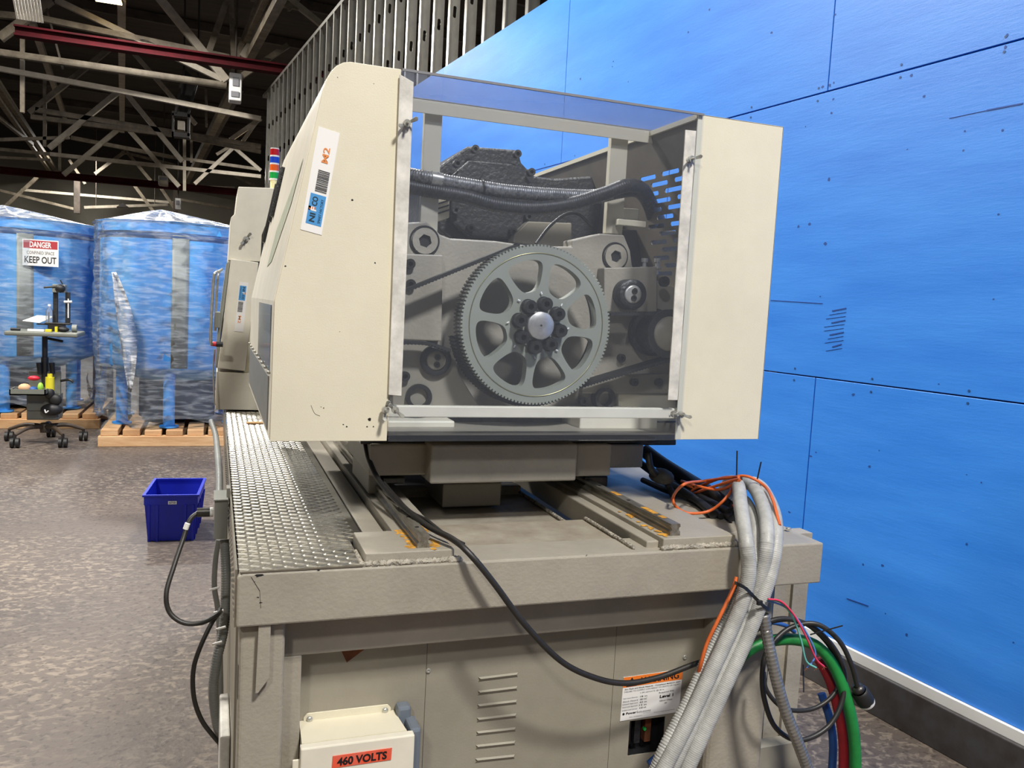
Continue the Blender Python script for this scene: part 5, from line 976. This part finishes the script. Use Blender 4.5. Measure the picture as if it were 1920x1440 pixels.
# ================================================================= wrapped tanks
WR_ = []
def tank(cx, cy, lab, wlab, R=.74, zr=2.12, z0=.16, sign=False, seed=1):
    rnd = random.Random(seed)
    t = thing('blue_tank', (cx, cy, z0), lab, 'tank', None)
    MB().lathe((cx, cy, 0), (0, 0, 1), [(.62, .02), (.60, R * .55), (.72, R * .97), (.75, R), (zr - .08, R), (zr - .08, R + .02), (zr, R + .02), (zr, R - .04), (zr - .02, .05)], 48).build('tank_shell', 'tank_blue', t)
    MB().lathe((cx, cy, 0), (0, 0, 1), [(zr - .14, R + .004), (zr - .12, R + .012), (zr - .10, R + .004)], 48).build('band', 'tank_trim', t)
    for a in (-95, -30, 40, 150, 215):
        x, y = cx + R * .82 * math.cos(math.radians(a)), cy + R * .82 * math.sin(math.radians(a)); MB().cyl((x, y, z0), (x, y, .72), .055, 16).cyl((x, y, z0), (x, y, z0 + .015), .09, 16).build('leg', 'tank_blue', t)
    MB().lathe((cx, cy, 0), (0, 0, 1), [(.2, R * .5), (.62, R * .5)], 32).build('bottom_drum', 'tank_dark', t)
    # grey strip down the shell
    g = MB(); a0, a1 = (-1.62, -1.42) if not sign else (-1.45, -1.25)
    vs = []; 
    for z in (.75, zr - .1):
        for i in range(6): a = a0 + (a1 - a0) * i / 5; vs.append((cx + (R + .005) * math.cos(a), cy + (R + .005) * math.sin(a), z))
    g.add(vs, [[i, i + 1, 7 + i, 6 + i] for i in range(5)], 0, True); g.build('grey_strip', 'jbox_grey', t, solid=.004)
    # plastic sheet: wrinkled skirt and peaked top
    w_ = MB(); NS, NZ = 96, 40; Rw = R + .05; top = zr + .02
    ph = [rnd.uniform(0, 6.28) for _ in range(8)]; vs = []
    def off(a, z): return .018 * math.sin(7 * a + ph[0] + 2.2 * z) + .012 * math.sin(15 * a + ph[1] - 3 * z) + .008 * math.sin(31 * a + ph[2] + 5 * z) + .006 * math.sin(40 * z + 3 * a + ph[3])
    for j in range(NZ + 1):
        f = j / NZ; z = z0 + .05 + (top - z0 - .05) * f
        for i in range(NS):
            a = 2 * math.pi * i / NS; r = Rw + off(a, z) - .03 * (1 - f) + (.05 * math.sin(9 * a + ph[4]) * max(0, .12 - f) / .12)
            vs.append((cx + r * math.cos(a), cy + r * math.sin(a), z + (.05 * math.sin(5 * a + ph[5]) * max(0, .1 - f) / .1)))
    w_.add(vs, [[j * NS + i, j * NS + (i + 1) % NS, (j + 1) * NS + (i + 1) % NS, (j + 1) * NS + i] for j in range(NZ) for i in range(NS)], 0, True)
    wr_ = thing('plastic_wrap', (cx, cy, z0), wlab, 'plastic wrap'); w_.build('wrapped_sheet', 'wrap', wr_); WR_.append(wr_)
    tp = MB(); vs = []; NR = 8
    for j in range(NR + 1):
        f = j / NR; 
        for i in range(NS):
            a = 2 * math.pi * i / NS; r = (Rw + off(a, top)) * (1 - f) + .01; z = top + .17 * f ** 1.3 + .02 * math.sin(11 * a + ph[6]) * (1 - f) * f * 4; vs.append((cx - .18 * f + r * math.cos(a), cy + r * math.sin(a), z))
    tp.add(vs, [[j * NS + i, j * NS + (i + 1) % NS, (j + 1) * NS + (i + 1) % NS, (j + 1) * NS + i] for j in range(NR) for i in range(NS)], 0, True); tp.build('top_sheet', 'wrap_white', wr_)
    if sign:
        a = U(42, 497, 'y', cy - R - .01); b = U(110, 452, 'y', cy - R - .01); yy = cy - R - .012
        label(t, 'danger_sign', V((a.x, yy, a.z)), V((b.x - a.x, 0, 0)), V((0, 0, b.z - a.z)), 'white_print', [(.03, .66, .97, .96, 'danger_red')], [('DANGER', .2, .70, .8, .92, 'white_print', .03), ('CONFINED SPACE', .12, .44, .88, .56, 'ink'), ('KEEP OUT', .06, .1, .94, .36, 'ink', .02)], lab='danger sign reading KEEP OUT')
    return t
x2 = U(335, 600, 'y', 9.3).x; tank(x2, 9.3, 'blue tank inside clear plastic, right one of the pair', 'wrinkled clear plastic sheet over the right blue tank', R=.74, seed=4)
x1 = U(42, 600, 'y', 10.35).x; tank(x1, 10.35, 'blue tank with danger sign inside plastic, left one of the pair', 'wrinkled clear plastic sheet over the left blue tank', R=.74, zr=2.12, sign=True, seed=9)
# loose flap of film hanging at the left of the right tank
fl = MB(); n_ = 16; vs = []
for i in range(n_ + 1):
    f = i / n_; cxp = 213 + 30 * f - 12 * math.sin(3.1 * f) * 0 + 8 * math.sin(f * 3.1); wdt = 17 * math.sin(math.pi * (f * .93 + .05)) + 2
    for s_ in (-1, -.4, .3, 1):
        vs.append(U(cxp + s_ * wdt * (.7 if s_ < 0 else 1), 510 + 225 * f, 'y', 8.42 + .04 * math.sin(9 * f + 3 * s_)))
fl.add(vs, [[4 * i + k, 4 * i + k + 1, 4 * i + k + 5, 4 * i + k + 4] for i in range(n_) for k in range(3)], 0, True)
fl.build('plastic_flap', 'wrap_white', WR_[0], solid=.002)['label'] = 'loose flap of crumpled film hanging at the left'
# sheets and cardboard standing between the tanks
YQ = 11.6
_f = U(188, 730, 'y', YQ); sk_ = thing('sheet_stack', (_f.x, YQ, 0), 'tall cardboard slab with striped sheets on top between the tanks', 'stack')
def yy_(x0, y0, x1, y1, nm, m): a = U(x0, y1, 'y', YQ); b = U(x1, y0, 'y', YQ); MB().box(a, (b.x, YQ + .5, b.z)).build(nm, m, sk_)
a = U(174, 738, 'y', YQ); b = U(205, 590, 'y', YQ); MB().box((a.x, YQ, 0), (b.x, YQ + .5, b.z)).build('cardboard_slab', 'cardboard', sk_)
for i, m in enumerate(['sheet_green', 'sheet_red', 'sheet_beige', 'sheet_green', 'white_board', 'sheet_beige', 'sheet_dark', 'sheet_beige', 'jbox_grey', 'sheet_dark', 'sheet_beige', 'jbox_grey']): yy_(174, 521 + i * 5.7, 205, 521 + i * 5.7 + 5.3, 'coloured_sheet', m)
a = U(189, 505, 'y', 11.6); tag(MB().sphere(a + V((0, .2, 0)), .12, 12, (.8, .8, 1.1)).sphere(a + V((.02, .2, .14)), .08, 10, (1, .7, .8)).build('dark_bag', 'sheet_dark', None), 'dark bag on top of the striped sheets between the tanks', 'bag')
# ================================================================= work stand on casters
YT = 8.75; cs0 = U(84, 780, 'y', YT); fz = 0
ws = thing('work_stand', (cs0.x, YT, 0), 'grey five-star work stand on casters with a small desk top', 'stand')
def Q(x, y, dy=0): return U(x, y, 'y', YT + dy)
hub = V((cs0.x, YT, .155))
MB().lathe((cs0.x, YT, .10), (0, 0, 1), [(0, .001), (0, .04), (.08, .045), (.09, .03), (.09, .001)], 20).build('hub', 'base_brown', ws)
for i in range(5):
    a = math.radians(90 + 72 * i + 0); e_ = V((cs0.x + .33 * math.cos(a), YT + .33 * math.sin(a), .115)); m_ = hub.lerp(e_, .55) + V((0, 0, .03))
    MB().tube([hub, m_, e_], .021, 8, rf=lambda t: 1.15 - .45 * t).build('base_arm', 'base_brown', ws)
    c_ = thing('caster', (0, 0, 0), None, None); c_.parent = ws; c_.location = V(e_) - V((cs0.x, YT, 0)); c_.location.z = 0
    p_ = V((e_.x, e_.y, 0)); MB().cyl(p_ + V((0, 0, .06)), p_ + V((0, 0, .12)), .012, 8).build('stem', 'dark_steel', c_)
    for s_ in (-1, 1): MB().cyl(p_ + V((s_ * .008, 0, .045)), p_ + V((s_ * .035, 0, .045)), .045, 16).build('wheel', 'rubber', c_)
zb1 = Q(85, 784).z; zb2 = Q(85, 738).z; zb3 = Q(85, 696).z; xa1 = Q(55, 760).x; xa2 = Q(114, 760).x
MB().box((xa1, YT - .12, zb1), (xa2, YT + .12, zb2)).build('drawer_case', 'desk_grey', ws, bevel=.005)
for i in range(2):
    za = zb1 + .01 + i * (zb2 - zb1) * .34; d_ = MB().box((xa1 + .008, YT - .13, za), (xa2 - .008, YT - .12, za + (zb2 - zb1) * .31)).build('drawer', 'desk_grey', ws, bevel=.002)
MB().box((xa1 + .0, YT - .02, zb2), (xa2, YT + .02, zb3)).build('back_panel', 'desk_grey', ws, bevel=.003)
a = Q(23, 738, -.2); b = Q(90, 728, -.2); MB().box((a.x, YT - .32, a.z), (b.x, YT - .1, a.z + .012)).box((a.x, YT - .32, a.z), (b.x, YT - .31, b.z)).box((a.x, YT - .11, a.z), (b.x, YT - .10, b.z)).box((a.x, YT - .32, a.z), (a.x + .01, YT - .1, b.z)).box((b.x - .01, YT - .32, a.z), (b.x, YT - .1, b.z)).build('tool_tray', 'desk_grey', ws)
zt_ = Q(85, 628).z; MB().cyl((cs0.x, YT, zb2), (cs0.x, YT, Q(84, 670).z), .032, 16).cyl((cs0.x, YT, Q(84, 670).z), (cs0.x, YT, zt_), .024, 16).build('column', 'motor_black', ws)
MB().cyl((cs0.x + .03, YT - .03, Q(84, 634).z), (cs0.x + .16, YT - .08, Q(84, 638).z), .012, 8).build('height_lever', 'rubber', ws)
da = Q(11, 631, -.2); db = Q(148, 617, -.2); MB().box((da.x, YT - .28, zt_), (db.x, YT + .2, zt_ + .04)).build('desk_top', 'desk_grey', ws, bevel=.012)
zd = zt_ + .04
# things on the stand
def small(nm, lab, cat, build, group=None):
    mb, m = build; return tag(mb.build(nm, m, None, bevel=.002, seg=1), lab, cat, group)
rg = thing('test_rig', (Q(115, 600).x, YT, zd), 'dark upright test rig with two posts on the desk top', 'rig')
for x in (104, 127): a = Q(x, 598); MB().box((a.x - .018, YT - .02, zd + .07), (a.x + .018, YT + .03, Q(x, 548).z)).build('post', 'motor_black', rg)
a = Q(94, 612); b = Q(122, 603); MB().box((a.x, YT - .1, zd), (b.x, YT + .05, zd + .075)).box((a.x - .03, YT - .1, zd + .065), (b.x + .05, YT + .06, zd + .08)).build('base_block', 'dark_steel', rg, bevel=.003)
a = Q(100, 548); b = Q(122, 534); MB().box((a.x, YT - .06, a.z), (b.x + .01, YT + .05, b.z)).build('head', 'jbox_grey', rg, bevel=.004); MB().sphere(Q(113, 541, -.06), .045, 10, (1, .8, .9)).build('clamp_knob', 'black', rg)
MB().cyl(Q(82, 539, -.06), Q(108, 537, -.06), .009, 8).cyl(Q(113, 525, -.04), Q(121, 540, -.04), .006, 6).build('lever_arm', 'dark_steel', rg); MB().cyl(Q(120, 566, -.05), Q(135, 566, -.05), .012, 8).cyl(Q(128, 560, -.05), Q(128, 596, -.05), .006, 6).build('side_fitting', 'white_print', rg)
q = V((Q(95, 600).x, YT - .06, zd + .08)); bt = thing('water_bottle', tuple(q), 'clear plastic bottle standing on the rig base', 'bottle')
MB().lathe(q, (0, 0, 1), [(0, .001), (0, .03), (.11, .03), (.14, .012), (.15, .012)], 16).build('bottle_body', 'bottle_clear', bt); MB().cyl(q + V((0, 0, .15)), q + V((0, 0, .17)), .014, 12).build('bottle_cap', 'white_print', bt)
pa = MB().prism([Q(42, 602, -.05), Q(70, 592, .1), Q(102, 594, .1), Q(74, 606, -.05)], (0, 0, .006)); small('paper_sheets', 'white paper sheets lying tilted left of the test rig', 'paper', (pa, 'paper'))
a = Q(88, 615, -.1); MB
small('holder_rod', 'thin dark rod carrying the paper holder on the desk', 'rod', (MB().box((a.x - .008, YT - .02, zd), (a.x + .008, YT - .008, Q(88, 585).z)).box((Q(70, 604).x, YT - .04, Q(70, 606).z - .012), (a.x + .01, YT + .02, Q(70, 606).z)), 'dark_steel'))
a = Q(52, 620, -.2); b = Q(97, 615, -.2); small('white_ruler', 'white ruler-like strip lying on the desk top', 'strip', (MB().box((a.x, YT - .22, zd), (b.x - .06, YT - .18, zd + .02)), 'white_print')); small('yellow_tool', 'yellow tool end lying beside the white strip', 'tool', (MB().box((b.x - .05, YT - .22, zd), (b.x, YT - .18, zd + .024)), 'yellow'))
a = Q(20, 619, -.2); b = Q(38, 617, -.2); small('black_marker', 'black marker lying at the left end of the desk top', 'marker', (MB().cyl((a.x, YT - .2, zd + .014), (b.x, YT - .2, zd + .014), .013, 10), 'black'))
small('yellow_cup', 'small yellow marker standing on the desk by the rig', 'marker', (MB().cyl((Q(112, 610).x, YT - .18, zd), (Q(112, 610).x, YT - .18, zd + .05), .013, 10), 'yellow')); a = Q(124, 616)
small('black_mouse', 'black rounded puck on the right of the desk top', 'puck', (MB().sphere((a.x, YT - .15, zd + .025), .05, 12, (1, .8, .5)), 'rubber')); a = Q(143, 616)
small('clear_tape_roll', 'pale tape roll at the right end of the desk top', 'tape', (MB().cyl((a.x - .02, YT - .1, zd + .035), (a.x + .02, YT - .1, zd + .035), .035, 20), 'jbox_grey'))
tz_ = Q(50, 738, -.2).z + .012
items = [('peach_glove', 'peach coloured cloth bundle in the tool tray', 'cloth', 46, .045, 'peach', (1.2, 1, .9)), ('blue_tape_roll', 'blue and white roll in the tool tray', 'tape', 62, .034, 'hose_blue', (1.2, 1, .8)), ('lime_pouch', 'lime green pouch in the tool tray', 'pouch', 76, .036, 'lime', (.7, 1, 1.3)), ('black_grip', 'black tool grip at the left end of the tool tray', 'tool', 32, .026, 'rubber', (1.4, 1, .8))]
for nm, l, c_, x, r, m, s_ in items: q = Q(x, 735, -.2); tag(MB().sphere((q.x, YT - .2, tz_ + r * s_[2]), r, 12, s_).build(nm, m), l, c_)
q = Q(92, 728, -.2); tag(MB().cyl((q.x, YT - .16, tz_), (q.x, YT - .16, Q(92, 704).z), .038, 14).cyl((q.x, YT - .16, Q(92, 704).z), (q.x, YT - .16, Q(92, 698).z), .022, 10).build('yellow_spray_can', 'yellow'), 'yellow bottle standing at the right of the tool tray', 'bottle')
tag(MB().sphere((Q(70, 706).x, YT - .16, Q(70, 706).z), .04, 10, (1.3, .6, .6)).build('red_rag', 'knob_red'), 'red rag draped above the tool tray', 'rag')
for x, l in ((73, 'black screwdriver handle standing left of the column'), (97, 'black screwdriver handle standing right of the column')): tag(MB().cyl(Q(x + 2, 700, -.04), Q(x, 680, -.04), .02, 10, .024).build('screwdriver', 'rubber'), l, 'screwdriver')
hs = thing('headset_bag', tuple(Q(95, 780, -.2)), 'black headset and pouch hanging on the front of the drawers', 'headset')
MB().sphere(Q(93, 738, -.18), .055, 12, (.8, .6, 1)).sphere(Q(104, 750, -.18), .055, 12, (1, .6, 1)).build('upper_pouch', 'rubber', hs); MB().sphere(Q(97, 768, -.18), .075, 14, (1.25, .7, .75)).build('lower_pouch', 'black', hs); MB().tube([Q(84, 768, -.25), Q(86, 774, -.26), Q(91, 770, -.26)], .006, 6).build('white_hook', 'white_print', hs)
tag(MB().tube([Q(114, 714, -.05), Q(130, 712, -.08), Q(138, 717, -.08)], .012, 8).build('pliers', 'dark_steel'), 'dark pliers sticking out right of the back panel', 'pliers')
